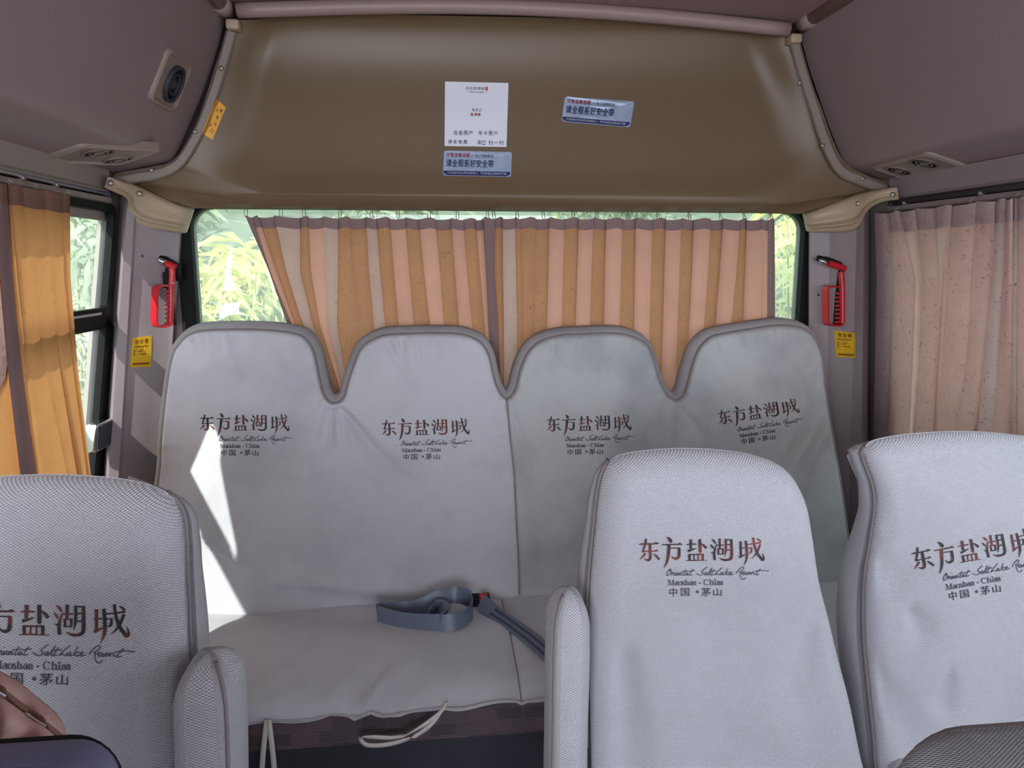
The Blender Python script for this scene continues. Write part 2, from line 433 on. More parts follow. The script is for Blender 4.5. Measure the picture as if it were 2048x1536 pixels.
SC = [  # running hand: Oriental SaltLake Resort
 [(548,546),(520,562),(498,598),(492,626),(510,630),(540,606),(556,566),(546,542),(530,556),(548,580)],
 [(548,580),(566,592),(556,628),(572,600),(592,590),(588,624),(600,628),(618,594),(610,626),(626,626)], [(612,560),(622,556)],
 [(626,626),(640,606),(650,592),(636,600),(636,624),(656,624),(668,594),(664,628),(684,598),(694,596),(690,626),(708,624)],
 [(756,548),(722,612),(722,630),(740,622)], [(700,580),(790,572)], [(780,596),(756,604),(752,628),(776,616),(784,596),(778,628),(796,620)],
 [(856,544),(812,606),(808,630),(850,622)], [(796,580),(880,566)],
 [(1046,520),(1010,546),(972,580),(990,600),(972,628),(930,626),(894,600)],
 [(1040,594),(1012,602),(1008,626),(1034,616),(1044,594),(1036,628),(1056,618)], [(1056,618),(1104,546),(1112,536),(1074,612),(1078,630),(1098,620)],
 [(1140,548),(1104,612),(1106,630),(1130,622)], [(1092,582),(1176,570)],
 [(1256,528),(1210,566),(1150,626),(1180,616),(1226,630)], [(1260,594),(1234,602),(1228,626),(1254,616),(1264,594),(1256,628),(1276,618)],
 [(1330,540),(1284,628)], [(1346,588),(1298,608),(1320,628),(1348,618)], [(1348,618),(1380,600),(1372,590),(1352,608),(1360,630),(1408,616)],
 [(1440,610),(1480,560),(1530,524),(1548,540),(1520,574),(1484,590)], [(1500,586),(1498,640),(1516,684),(1548,690),(1572,664)],
 [(1500,600),(1530,606),(1552,594),(1540,588),(1528,612),(1540,630),(1568,612)], [(1580,592),(1564,610),(1584,624),(1564,632)],
 [(1584,624),(1614,596),(1600,604),(1600,626),(1624,616),(1630,600),(1618,598)], [(1636,596),(1640,626),(1656,600),(1680,594),(1676,624),(1700,620)],
 [(1776,546),(1716,616),(1718,634),(1756,622)], [(1690,586),(1780,572),(1886,580)],
]
def st(x, y): return (x, y)
def mini_serif():
    s = []
    tk, tn = 15, 5
    def stem(x, y0, y1, serif=True):
        s.append([(x, y0, tk), (x, y1, tk)])
        if serif: s.append([(x-16, y1-2, tn), (x+16, y1-2, tn)])
    def bowl(cx, cy, rx, ry, a0=0, a1=360, n=14):
        r = []
        for i in range(n+1):
            a = math.radians(a0+(a1-a0)*i/n)
            r.append((cx+rx*math.cos(a), cy+ry*math.sin(a), tn+(tk-tn)*abs(math.cos(a))))
        s.append(r)
    # M
    s.append([(520,690,6),(516,766,6)]); s.append([(500,765,tn),(536,765,tn)]); s.append([(500,690,tn),(528,690,tn)])
    s.append([(524,690,tk),(551,764,12)]); s.append([(551,764,6),(580,690,6)]); s.append([(582,690,16),(582,766,16)]); s.append([(568,765,tn),(600,765,tn)]); s.append([(578,690,tn),(598,690,tn)])
    def a_(x):
        s.append([(x+2,722,6),(x+16,714,8),(x+30,722,tk),(x+31,756,tk),(x+40,764,6)]); bowl(x+15, 748, 15, 15, -60, 300)
    a_(608); bowl(676, 740, 21, 25)
    s.append([(730,722,8),(716,714,8),(704,724,12),(718,738,12),(732,750,13),(718,766,8),(702,756,7)])
    stem(752, 688, 766); s.append([(752,728,6),(768,714,8),(782,726,tk),(783,766,tk)]); s.append([(770,764,tn),(798,764,tn)])
    a_(806)
    stem(860, 716, 766); s.append([(860,728,6),(874,714,8),(886,726,14),(887,766,14)]); s.append([(876,764,tn),(900,764,tn)])
    bowl(946, 738, 6, 6)
    bowl(1032, 727, 30, 38, 45, 320, 18); s.append([(1058,694,5),(1060,716,6)])
    stem(1088, 684, 766); s.append([(1088,728,6),(1106,714,8),(1122,726,tk),(1123,766,tk)]); s.append([(1108,764,tn),(1138,764,tn)])
    stem(1154, 716, 766); bowl(1154, 698, 5, 5)
    stem(1184, 716, 766); s.append([(1184,728,6),(1198,714,8),(1210,726,tk),(1211,766,tk)]); s.append([(1200,764,tn),(1222,764,tn)])
    a_(1220)
    return s
SERIF = mini_serif()
def strokes_mesh(strokes, wfix=None, wmul=1.0, sub=5):
    vs, fs = [], []
    for s in strokes:
        if wfix: s = [(p[0], p[1], wfix) for p in s]
        c = catmull(s, sub) if len(s) > 2 else resample(np.array(s, float), np.linspace(0, 1, 6))
        t = np.gradient(c[:, :2], axis=0); ln = np.linalg.norm(t, axis=1); ln[ln == 0] = 1; t /= ln[:, None]
        n = np.stack([-t[:, 1], t[:, 0]], 1); b = len(vs)
        for i in range(len(c)):
            h = max(1.5, c[i, 2]*wmul/2)
            vs.append((c[i, 0]+n[i, 0]*h, c[i, 1]+n[i, 1]*h)); vs.append((c[i, 0]-n[i, 0]*h, c[i, 1]-n[i, 1]*h))
        for i in range(len(c)-1): fs.append((b+2*i, b+2*i+1, b+2*i+3, b+2*i+2))
    return vs, fs
def text_mesh(txt, bold=0.0):
    cu = bpy.data.curves.new('type', 'FONT'); cu.body = txt; cu.resolution_u = 3
    o = bpy.data.objects.new('type', cu); COL.objects.link(o)
    dg = bpy.context.evaluated_depsgraph_get(); dg.update()
    e = o.evaluated_get(dg); me = e.to_mesh()
    vs = [(v.co.x, -v.co.y) for v in me.vertices]; fs = [tuple(p.vertices) for p in me.polygons]
    e.to_mesh_clear(); bpy.data.objects.remove(o); bpy.data.curves.remove(cu)
    if bold:
        v0, f0 = vs, fs; vs, fs = [], []
        for dx, dy in ((-bold, 0), (bold, 0), (0, -bold*.6), (0, bold*.6)):
            b = len(vs); vs += [(x+dx, y+dy) for x, y in v0]; fs += [tuple(i+b for i in f) for f in f0]
    return vs, fs
def fit(mesh, x0, y0, x1, y1):
    vs, fs = mesh
    a = np.array(vs); mn = a.min(0); mx = a.max(0)
    a = (a-mn)/(mx-mn)*np.array([x1-x0, y1-y0])+np.array([x0, y0])
    return [tuple(v) for v in a], fs
def join2(*ms):
    vs, fs = [], []
    for v, f in ms:
        b = len(vs); vs += list(v); fs += [tuple(i+b for i in q) for q in f]
    return vs, fs
def chars(txt, x0, y0, x1, y1, bold=0.0, gap=0.12):
    """evenly set characters in a box"""
    n = len(txt); w = (x1-x0)/n; out = []
    for i, ch in enumerate(txt):
        if ch == ' ': continue
        if ch == '一': bx = (x0+i*w+w*gap/2, (y0+y1)/2-(y1-y0)*.06, x0+(i+1)*w-w*gap/2, (y0+y1)/2+(y1-y0)*.06)
        elif ch in '，': bx = (x0+i*w+w*.1, y1-(y1-y0)*.3, x0+i*w+w*.35, y1)
        else: bx = (x0+i*w+w*gap/2, y0, x0+(i+1)*w-w*gap/2, y1)
        out.append(fit(text_mesh(ch, bold), *bx))
    return join2(*out)
def disc2(cx, cy, r, n=14):
    return [(cx+r*math.cos(2*math.pi*k/n), cy+r*math.sin(2*math.pi*k/n)) for k in range(n)], [tuple(range(n))]
L_BRUSH = strokes_mesh(BR)
L_SCRIPT = strokes_mesh(SC, 11)
L_SERIF = strokes_mesh(SERIF)
L_HAN = join2(fit(text_mesh('中', .012), 528, 800, 636, 918), fit(text_mesh('国', .012), 682, 804, 802, 914), disc2(910, 856, 20),
              fit(text_mesh('茅', .012), 962, 800, 1094, 918), fit(text_mesh('山', .012), 1126, 812, 1240, 914))
def decal(name, m2, fn, tree, mat, parent, off=0.0012, label=None):
    """lay a flat 2-D mesh on a surface: fn maps a template point to a sight line on the photograph"""
    vs = []
    last = None
    for p in m2[0]:
        x, y = fn(*p); d = ray(x, y).normalized()
        h = tree.ray_cast(CAM, d)
        if h[0] is None: h = (last + d*0, None, 0, 0) if last is not None else (CAM+d*2, None, 0, 0)
        else:
            last = h[0]
        vs.append(h[0] - d*off)
    return mk(name, vs, m2[1], mat, parent, False, None, None, label)
def sim(p0, p1, q0, q1, yscale=1.0):
    """similarity that takes template points p0,p1 to q0,q1"""
    a = complex(q1[0]-q0[0], q1[1]-q0[1])/complex(p1[0]-p0[0], p1[1]-p0[1])
    def f(x, y):
        z = complex(q0[0], q0[1]) + a*complex(x-p0[0], (y-p0[1])*yscale); return z.real, z.imag
    return f
def quadmap(c):
    """unit square (x right, y down) to four photograph corners tl,tr,br,bl"""
    def f(x, y):
        return tuple((1-x)*(1-y)*c[0][k]+x*(1-y)*c[1][k]+x*y*c[2][k]+(1-x)*y*c[3][k] for k in range(2))
    return f
def logo(parent, tree, q0, q1, off=0.0012):
    """q0/q1: photograph points of the left end of the first and right end of the last brush character (mid height)"""
    f = sim((125, 300), (1822, 300), q0, q1)
    lo = decal('printed_logo', L_BRUSH, f, tree, M_BRUSH, parent, off, 'dark red-brown brush characters')
    decal('script_line', L_SCRIPT, f, tree, M_GREYINK, lo, off)
    decal('place_line', join2(L_SERIF, L_HAN), f, tree, M_GREYINK, lo, off)
    return lo

# ------------------------------------------------------------------ the shell of the minibus
YF, YB = -2.25, 2.20
def structure(o): return tag(o, kind='structure')
fb = MB(); fb.box((-1.06, YF, -0.06), (1.50, YB+0.05, 0.0)); structure(fb.obj('floor', M_FLOOR))

z_slot = at(222, 388, PL(0.0)).z          # top of the curtain slot on the left wall
ZWT = 1.405                                # window head
ZWB = 0.70                                 # window sill
def side_wall(name, xf, out, cells):
    m = MB()
    for (y0, y1, z0, z1) in cells:
        p = []
        for x in (0, out):
            for (y, z) in ((y0, z0), (y1, z0), (y1, z1), (y0, z1)): p.append((xf(z)+x, y, z))
        m.hexa(p)
    return structure(m.obj(name, M_WALL))
LY0, LY1 = 0.84, 1.99
cells = [(YF, YB, 0.0, ZWB), (YF, YB, ZWT, 2.02), (YF, -1.6, ZWB, ZWT), (-0.35, LY0, ZWB, ZWT), (LY1, YB, ZWB, ZWT)]  # unseen stretch ahead of the left window made solid to block the sun
side_wall('wall_left', lambda z: xl(z, -0.012), -0.010, cells)
side_wall('wall_right', lambda z: xr(z, -0.012), 0.05, [(YF, YB, 0.0, ZWB), (YF, YB, ZWT, 2.02), (YF, -1.6, ZWB, ZWT), (0.95, LY0, ZWB, ZWT), (2.0, YB, ZWB, ZWT), (-0.35, -0.20, ZWB, ZWT)])

# back wall below and round the rear window
YG = 2.17
RW = [at(380, 410, PY(YG)), at(1606, 424, PY(YG))]
rwl, rwr = RW[0].x, RW[1].x
rwt = 0.5*(RW[0].z+RW[1].z); rwb = 0.86
m = MB()
def rear_piece(z0, z1, a=None, b=None):
    q = []
    for y in (YG-0.01, YG+0.05):
        q += [(xl(z0, -.03) if a is None else a, y, z0), (xr(z0, -.03) if b is None else b, y, z0), (xr(z1, -.03) if b is None else b, y, z1), (xl(z1, -.03) if a is None else a, y, z1)]
    m.hexa(q)
rear_piece(0, rwb); rear_piece(rwt, 2.05); rear_piece(rwb, rwt, None, rwl-0.035); rear_piece(rwb, rwt, rwr+0.035, None)
structure(m.obj('wall_rear', M_PILLAR))
m = MB(); m.box((-1.0, YF-0.04, 0), (1.45, YF, 0.75)); m.box((-1.0, YF-0.04, 1.78), (1.45, YF, 2.05)); structure(m.obj('wall_front', M_WALL))

def rounded_loop(x0, x1, z0, z1, r, n=6):
    out = []
    for (cx, cz, a0) in ((x1-r, z1-r, 0), (x0+r, z1-r, 90), (x0+r, z0+r, 180), (x1-r, z0+r, 270)):
        for k in range(n+1):
            a = math.radians(a0+90*k/n); out.append((cx+r*math.cos(a), cz+r*math.sin(a)))
    return out
def frame_between(mb, inner, outer, y0, y1, mapf):
    n = len(inner); vs = []
    for y in (y0, y1):
        for p in inner: vs.append(mapf(p, y))
        for p in outer: vs.append(mapf(p, y))
    fs = []
    for k in range(n):
        j = (k+1) % n
        fs += [(k, j, n+j, n+k), (2*n+k, 3*n+k, 3*n+j, 2*n+j), (k, 2*n+k, 2*n+j, j), (n+k, n+j, 3*n+j, 3*n+k)]
    mb.add(vs, fs)
# window_1: rear window, black gasket and hazy pane
win = bpy.data.objects.new('window_1', None); COL.objects.link(win); win.location = (0.2, YG, 1.0); structure(win)
m = MB(); inn = rounded_loop(rwl+0.004, rwr-0.002, rwb+0.02, rwt-0.006, 0.055); outl = rounded_loop(rwl-0.036, rwr+0.036, rwb-0.01, rwt+0.02, 0.075)
frame_between(m, inn, outl, YG-0.022, YG+0.03, lambda p, y: (p[0], y, p[1])); autosmooth(m.obj('gasket', M_BLACK, win))
m = MB(); m.box((rwl-0.02, YG+0.004, rwb), (rwr+0.02, YG+0.009, rwt+0.01)); m.obj('pane', M_GLASS, win)

# window_2: left side window with a fixed upper pane and sliding lower pane
def lw(y, z, off=0.0): return Vector((xl(z, off), y, z))
def yz(px, py, off=0.0):
    p = at(px, py, PL(off)); return p.y, p.z
win2 = bpy.data.objects.new('window_2', None); COL.objects.link(win2); win2.location = (xl(1.1), 1.6, 1.1); structure(win2)
yA, zA = yz(216, 420); yB_, zB_ = yz(205, 640)
z_bar0 = yz(210, 655)[1]; z_bar1 = yz(218, 622)[1]
yg1 = yz(217, 500)[0]                     # rear edge of upper pane
ztop = yz(214, 408)[1]
fr = MB()
inner = rounded_loop(LY0+0.03, yg1, z_bar1+0.012, ztop, 0.03); outer = rounded_loop(LY0-0.01, LY1+0.012, z_bar1-0.006, ZWT+0.02, 0.02)
frame_between(fr, inner, outer, -0.006, 0.012, lambda p, o: lw(p[0], p[1], o))
yl1 = yz(209, 760)[0]
inner = rounded_loop(LY0+0.03, yl1, ZWB+0.03, z_bar0, 0.006); outer = rounded_loop(LY0-0.01, LY1+0.012, ZWB-0.02, z_bar1-0.004, 0.008)
frame_between(fr, inner, outer, -0.004, 0.014, lambda p, o: lw(p[0], p[1], o))
autosmooth(fr.obj('frame', M_BLACK, win2), 30)
m = MB(); m.hexa([lw(LY0, z_bar1-0.004, 0.012), lw(LY1-0.03, z_bar1-0.004, 0.012), lw(LY1-0.03, z_bar1+0.002, 0.012), lw(LY0, z_bar1+0.002, 0.012),
                  lw(LY0, z_bar1-0.004, 0.018), lw(LY1-0.03, z_bar1-0.004, 0.018), lw(LY1-0.03, z_bar1+0.002, 0.018), lw(LY0, z_bar1+0.002, 0.018)])
m.obj('rail_edge', M_ALU, win2)
def pane(y0, y1, z0, z1, off):
    m = MB(); m.hexa([lw(y0, z0, off), lw(y1, z0, off), lw(y1, z1, off), lw(y0, z1, off), lw(y0, z0, off-.005), lw(y1, z0, off-.005), lw(y1, z1, off-.005), lw(y0, z1, off-.005)])
    return m.obj('pane', M_GLASSL, win2)
pane(LY0, LY1, z_bar1, ZWT, 0.0); pane(LY0, LY1, ZWB, z_bar0+0.02, 0.002)
m = MB()
for (a, b, o) in ((yl1-0.045, yl1-0.022, 0.006), (yl1-0.020, yl1-0.002, 0.012)):
    m.hexa([lw(a, ZWB+.02, -0.004), lw(b, ZWB+.02, -0.004), lw(b, z_bar0, -0.004), lw(a, z_bar0, -0.004), lw(a, ZWB+.02, o), lw(b, ZWB+.02, o), lw(b, z_bar0, o), lw(a, z_bar0, o)])
m.obj('sliding_stile', M_ALU, win2)
zl0 = yz(200, 896, 0.03)[1]; zl1 = yz(200, 842, 0.03)[1]; yk0 = yz(181, 868, 0.03)[0]; yk1 = yz(217, 868, 0.03)[0]
m = MB(); m.rbox((0, yk0, zl0), (0.034, yk1, zl1), 0.006)
for v in m.v: v.x += xl(v.z, 0.012)
lat = autosmooth(m.obj('window_latch', M_CHROME, win2, label='chrome pull latch'))
m = MB(); m.rbox((0.034, yk0+0.014, zl0+0.006), (0.038, yk1-0.012, zl1-0.004), 0.0015)
for v in m.v: v.x += xl(v.z, 0.012)
m.obj('latch_grip', M_DARK, lat)

# window_3: right side window behind the curtain
win3 = bpy.data.objects.new('window_3', None); COL.objects.link(win3); win3.location = (xr(1.1), 1.5, 1.1); structure(win3)
def rw(y, z, off=0.0): return Vector((xr(z, off), y, z))
m = MB(); frame_between(m, rounded_loop(LY0+.03, 1.93, ZWB+.03, ZWT-.01, .03), rounded_loop(LY0-.01, 2.02, ZWB-.02, ZWT+.02, .02), -0.03, 0.014, lambda p, o: rw(p[0], p[1], o))
autosmooth(m.obj('frame', M_BLACK, win3), 30)
m = MB(); m.hexa([rw(LY0, ZWB, -.01), rw(2.0, ZWB, -.01), rw(2.0, ZWT, -.01), rw(LY0, ZWT, -.01), rw(LY0, ZWB, -.015), rw(2.0, ZWB, -.015), rw(2.0, ZWT, -.015), rw(LY0, ZWT, -.015)])
m.obj('pane', M_GLASS, win3)

# corner pillars: a lofted moulding from the side window round to the rear window
def pillar(name, cols, side):
    """cols: (photo x at y_top, photo x at y_low, depth) from the side window to the rear window"""
    vs = []; rows = [(460, 0.0), (600, 0), (760, 0), (940, 0)]
    n = len(cols)
    top = [at(c[0], 440, PY(c[2])) for c in cols]; low = [at(c[1], 940, PY(c[2])) for c in cols]
    zs = np.linspace(1.47, 0.02, 12)
    for z in zs:
        for a, b in zip(top, low):
            t = (a.z-z)/(a.z-b.z); t = min(t, 1.25)
            vs.append((a.x+(b.x-a.x)*t, a.y, z))
    fs = grid_faces(n, len(zs), 0, side < 0)
    o = mk(name, vs, fs, M_PILLAR, None, True); autosmooth(o, 28); return structure(o)
pil_l = pillar('trim_1', [(238,205,2.075),(252,218,2.0),(268,238,2.015),(273,244,2.03),(318,292,2.075),(352,318,2.112),(362,326,2.118),(368,331,2.16)], 1)
pil_r = pillar('trim_2', [(1616,1612,2.16),(1620,1617,2.118),(1636,1632,2.108),(1660,1652,2.095),(1706,1690,2.04),(1714,1700,2.03),(1728,1722,1.985),(1738,1735,2.05)], 1)

# tan moulded panel above the rear window
rowsL = [(388,417),(340,401),(285,377),(224,351),(300,334),(345,321),(385,268),(413,190),(438,110),(458,58),(472,40)]
rowsR = [(1600,428),(1650,412),(1700,396),(1790,377),(1738,352),(1692,327),(1665,278),(1640,208),(1606,130),(1588,78),(1574,62)]
midY = [421,414,407,400,392,383,335,240,140,62,34]
depM = [2.070,2.052,2.040,2.032,2.028,2.030,2.048,2.062,2.070,2.050,2.020]
depE = [2.070,2.062,2.048,2.02,2.018,2.016,2.015,2.014,2.013,2.012,2.010]
NR, NU = 64, 90
ctl = np.array([(a[0], a[1], b[0], b[1], m_, d, e) for a, b, m_, d, e in zip(rowsL, rowsR, midY, depM, depE)], float)
dense = resample(np.c_[np.arange(11)*60, ctl], np.linspace(0, 1, NR))[:, 1:]
cm = catmull(ctl, 8); idx = np.linspace(0, len(cm)-1, NR); dense = np.stack([np.interp(idx, np.arange(len(cm)), cm[:, k]) for k in range(7)], 1)
tt = 0.5-0.5*np.cos(np.linspace(0, math.pi, NU)); tt = 0.5*tt+0.5*np.linspace(0, 1, NU)
vs = []
for r in dense:
    for t in tt:
        x = r[0]+(r[2]-r[0])*t; yl = r[1]+(r[3]-r[1])*t
        e = min(t, 1-t)
        y = yl + (r[4]-(r[1]+r[3])/2)*float(sm(0.0, 0.16, e))
        dp = r[6]+(r[5]-r[6])*float(sm(0.0, 0.085, e))
        vs.append(at(x, y, PY(dp)))
vs2 = list(vs)
b0 = len(vs2)
for i in range(NU): vs2.append(vs[i]+Vector((0, 0.012, 0.006)))         # lip turned in
fs = grid_faces(NU, NR)
for i in range(NU-1): fs.append((i, b0+i, b0+i+1, i+1))
panel = structure(mk('trim_3', vs2, fs, M_PANEL)); T_PANEL = bvh(panel)

def screw(parent, p, n, r=0.006, mat=None):
    n = Vector(n).normalized(); u = n.orthogonal().normalized(); v = n.cross(u)
    m = MB(); m.dome(p, u, v, n, r, r*0.55)
    return m.obj('screw', mat or M_SCREW, parent, True)
def flange(name, pxs, side, screws):
    c = catmull([(p[0], p[1]) for p in pxs], 6)
    t = np.gradient(c, axis=0); t /= np.linalg.norm(t, axis=1)[:, None]
    n = np.stack([-t[:, 1], t[:, 0]], 1)*side
    prof = [(0, 2.022), (0, 2.0), (4, 1.995), (18, 1.997), (22, 2.003), (23, 2.03)]
    vs = []
    for i in range(len(c)):
        for o, d in prof: vs.append(at(c[i, 0]+n[i, 0]*o, c[i, 1]+n[i, 1]*o, PY(d)))
    o = structure(autosmooth(mk(name, vs, grid_faces(len(prof), len(c), 0, side < 0), M_FLANGE), 35))
    for (x, y) in screws: screw(o, at(x, y, PY(1.994)), (0, -1, 0), 0.0065)
    return o
flange('trim_4', [(218,356),(270,344),(312,337),(345,322),(366,296),(392,248),(416,184),(437,115),(452,60)], 1, [(442,136),(390,263),(302,334+6)])
flange('trim_5', [(1806,382),(1760,364),(1724,349),(1694,336),(1676,312),(1660,275),(1640,214),(1616,140),(1600,80)], -1, [(1600,165),(1646,291),(1726,357)])

for par_, (cx_, cy_) in (('trim_4', (466, 50)), ('trim_5', (1590, 78))):
    o_ = bpy.data.objects[par_]; c_ = at(cx_, cy_, PY(1.99)); m = MB(); m.rbox((c_.x-.016, c_.y-.012, c_.z-.012), (c_.x+.016, c_.y+.03, c_.z+.012), .006); autosmooth(m.obj('retaining_clip', M_CAP, o_))
# corner caps over the pillar heads
def cap(name, cols, screws, side):
    """cols: top (x,y), bottom (x,y), depth; rows bulge towards the bus"""
    srow = [0, 0.06, 0.22, 0.42, 0.62, 0.72, 0.78, 0.84, 0.95, 1.0]
    bul = [0.0, 0.016, 0.020, 0.022, 0.012, 0.026, 0.030, 0.016, 0.014, 0.004]
    vs = []; n = len(cols)
    for s, b in zip(srow, bul):
        for k, (tp, bt, dp) in enumerate(cols):
            w = 1.0 if 0 < k < n-1 else 0.15
            x = tp[0]+(bt[0]-tp[0])*s; y = tp[1]+(bt[1]-tp[1])*s
            vs.append(at(x, y, PY(dp-b*w)))
    o = mk(name, vs, grid_faces(n, len(srow), 0, True), M_CAP); md = o.modifiers.new('sub', 'SUBSURF'); md.levels = 2; md.render_levels = 2
    md2 = o.modifiers.new('sol', 'SOLIDIFY'); md2.thickness = 0.004
    structure(o)
    for (x, y, d) in screws: screw(o, at(x, y, PY(d)), (0.3*side, -1, 0), 0.0075)
    return o
cap('trim_6', [((216,352),(209,376),1.93),((240,359),(236,388),1.96),((268,368),(262,398),1.995),((290,378),(250,428),2.02),((310,388),(270,452),2.045),((335,399),(300,458),2.065),((360,409),(340,463),2.085),((380,414),(364,467),2.10),((390,417),(374,466),2.12)],
    [(221,366,1.925),(279,387,1.985)], 1)
cap('trim_7', [((1604,426),(1612,462),2.12),((1616,424),(1620,465),2.10),((1640,414),(1645,465),2.085),((1668,405),(1672,465),2.065),((1692,395),(1700,464),2.045),((1716,387),(1722,456),2.02),((1735,382),(1728,424),1.99),((1765,376),(1762,402),1.955),((1795,373),(1798,400),1.925)],
    [(1717,407,2.0),(1786,389,1.925)], -1)

# overhead air ducts along both sides
def duct(name, pxs, side, label):
    prof = catmull([tuple(at(x, y, PY(2.02))) for x, y in pxs], 6)[:, [0, 2]]
    ys = np.linspace(2.02, YF, 14)
    th = thing(name, label, 'air duct', (float(prof[0][0]), 0.0, float(prof[0][1])))
    vs = []
    n = len(prof)
    xo = prof[0][0] - side*0.035
    loop = [tuple(p) for p in prof] + [(xo, 2.0), (xo, prof[0][1]+0.02)]
    n = len(loop)
    for y in ys:
        for p in loop: vs.append((p[0], y, p[1]))
    fs = []
    for j in range(len(ys)-1):
        for i in range(n):
            k = (i+1) % n
            q = (j*n+i, j*n+k, (j+1)*n+k, (j+1)*n+i)
            fs.append(q if side < 0 else q[::-1])
    o = autosmooth(mk('duct_shell', vs, fs, M_DUCT, th), 50)
    m = MB(); m.tube([(prof[0][0], y, prof[0][1]+0.001) for y in (2.0, 1.0, 0.0, YF)], 0.0045, 6); m.obj('dark_gap_line', M_BLACK, th, True)  # black tube stands in for the dark gap beside the wall strip
    return th, o
duct_l, shell_l = duct('overhead_duct', [(226,346),(280,335.5),(325,326.5),(340,322),(350,312),(362,288),(380,246),(408,180),(432,108),(447,52),(462,-16)], 1,
                       'left overhead air duct with one single and one double vent')
duct_r, shell_r = duct('overhead_duct', [(1804,372),(1768,359.5),(1722,343.5),(1702,336),(1691,326),(1680,306),(1660,258),(1640,200),(1618,135),(1604,84),(1580,8)], -1,
                       'right overhead air duct with one double vent at its rear end')
T_DL, T_DR = bvh(shell_l), bvh(shell_r)
def hit(tree, x, y):
    h = tree.ray_cast(CAM, ray(x, y).normalized()); return h[0]
def under(a, b):
    p, q_ = at(*a, PY(2.02)), at(*b, PY(2.02)); n = Vector((-(q_.z-p.z), 0, q_.x-p.x)).normalized(); return (n.x, n.y, n.z, n.dot(p))
def vent(parent, tree, corners, nozzles, dark, pl_=None):
    """corners tl,tr,br,bl on the photograph; nozzles: (u,v,radius fraction)"""
    P = [hit(tree, *c) for c in corners] if pl_ is None else [at(*c, pl_) for c in corners]
    if pl_ is not None: m_ = (P[0]+P[1]+P[2]+P[3])/4; t_ = Vector((pl_[2], 0, -pl_[0])); t_ = t_ if (t_.x < 0) == (m_.x < 0.2) else -t_; s_ = t_*0.012; P = [m_+s_+Vector(((q_-m_).x*0.84, (q_-m_).y*0.96, (q_-m_).z*0.84)) for q_ in P]
    o = (P[0]+P[1]+P[2]+P[3])/4; u = ((P[1]+P[2])-(P[0]+P[3]))/2; v = ((P[2]+P[3])-(P[0]+P[1]))/2
    n = u.cross(v).normalized()
    if n.dot(CAM-o) < 0: n = -n
    lu = u.length; un = u.normalized(); vn = (v-un*v.dot(un)); lv = vn.length; vn.normalize()
    m = MB()
    rl = rounded_loop(-lu/2, lu/2, -lv/2, lv/2, 0.018); r2 = [(x*0.93, y*0.90) for x, y in rl]; r3 = [(x*0.86, y*0.80) for x, y in rl]
    k = len(rl); vs = [o+un*a+vn*b-n*0.012 for a, b in rl]+[o+un*a+vn*b+n*0.006 for a, b in rl]+[o+un*a+vn*b+n*0.009 for a, b in r2]+[o+un*a+vn*b+n*0.004 for a, b in r3]
    fs = []
    for j in range(3):
        for i in range(k):
            i2 = (i+1) % k; fs.append((j*k+i, j*k+i2, (j+1)*k+i2, (j+1)*k+i))
    fs.append(tuple(3*k+i for i in range(k))); m.add(vs, fs)
    bm = bmesh.new(); pl = m.obj('vent_panel', M_VENT, parent)
    bm.from_mesh(pl.data); bmesh.ops.recalc_face_normals(bm, faces=bm.faces[:]); bm.to_mesh(pl.data); bm.free()
    autosmooth(pl, 30)
    for (a, b, r) in nozzles:
        c = (o+un*(a*lu)+vn*(b*lv) if pl_ is None else at(a, b, pl_))+n*0.0045
        q = MB(); hh = 0.009 if dark else 0.0026; q.disc_ring(c, un, vn, n, r*0.86, r, hh); q.disc_ring(c, un, vn, n, r*0.50, r*0.60, hh*0.8)
        nz = autosmooth(q.obj('nozzle', M_DARK if dark else M_FLANGE, pl), 40)
        q = MB(); q.disc_ring(c, un, vn, n, 0.0005, r*0.86, 0.0015); q.obj('throat', M_BLACK, pl, label='black disc painting the shade in the vent throat')  # flat black disc paints the shade inside the nozzle
        q = MB(); q.dome(c+n*0.002, un, vn, n, r*0.30, 0.005 if dark else 0.0015, 16, 4)
        q.add([c-un*r*.84-vn*.002+n*.002, c+un*r*.84-vn*.002+n*.002, c+un*r*.84+vn*.002+n*.0035, c-un*r*.84+vn*.002+n*.0035], [(0,1,2,3)])
        q.obj('nozzle_disc', M_DARK if dark else M_FLANGE, pl, True)
vent(duct_l, T_DL, [(330,90),(380,126),(345,226),(296,198)], [(0.06, 0.02, 0.042)], True)
vent(duct_l, T_DL, [(112,298),(224,268),(312,302),(205,341)], [(196, 301, 0.034), (236, 316, 0.034)], False, under((226,346),(300,331)))
vent(duct_r, T_DR, [(1729,322),(1846,296),(1938,328),(1806,360)], [(1799, 338, 0.032), (1850, 323, 0.034)], False, under((1804,372),(1730,346)))

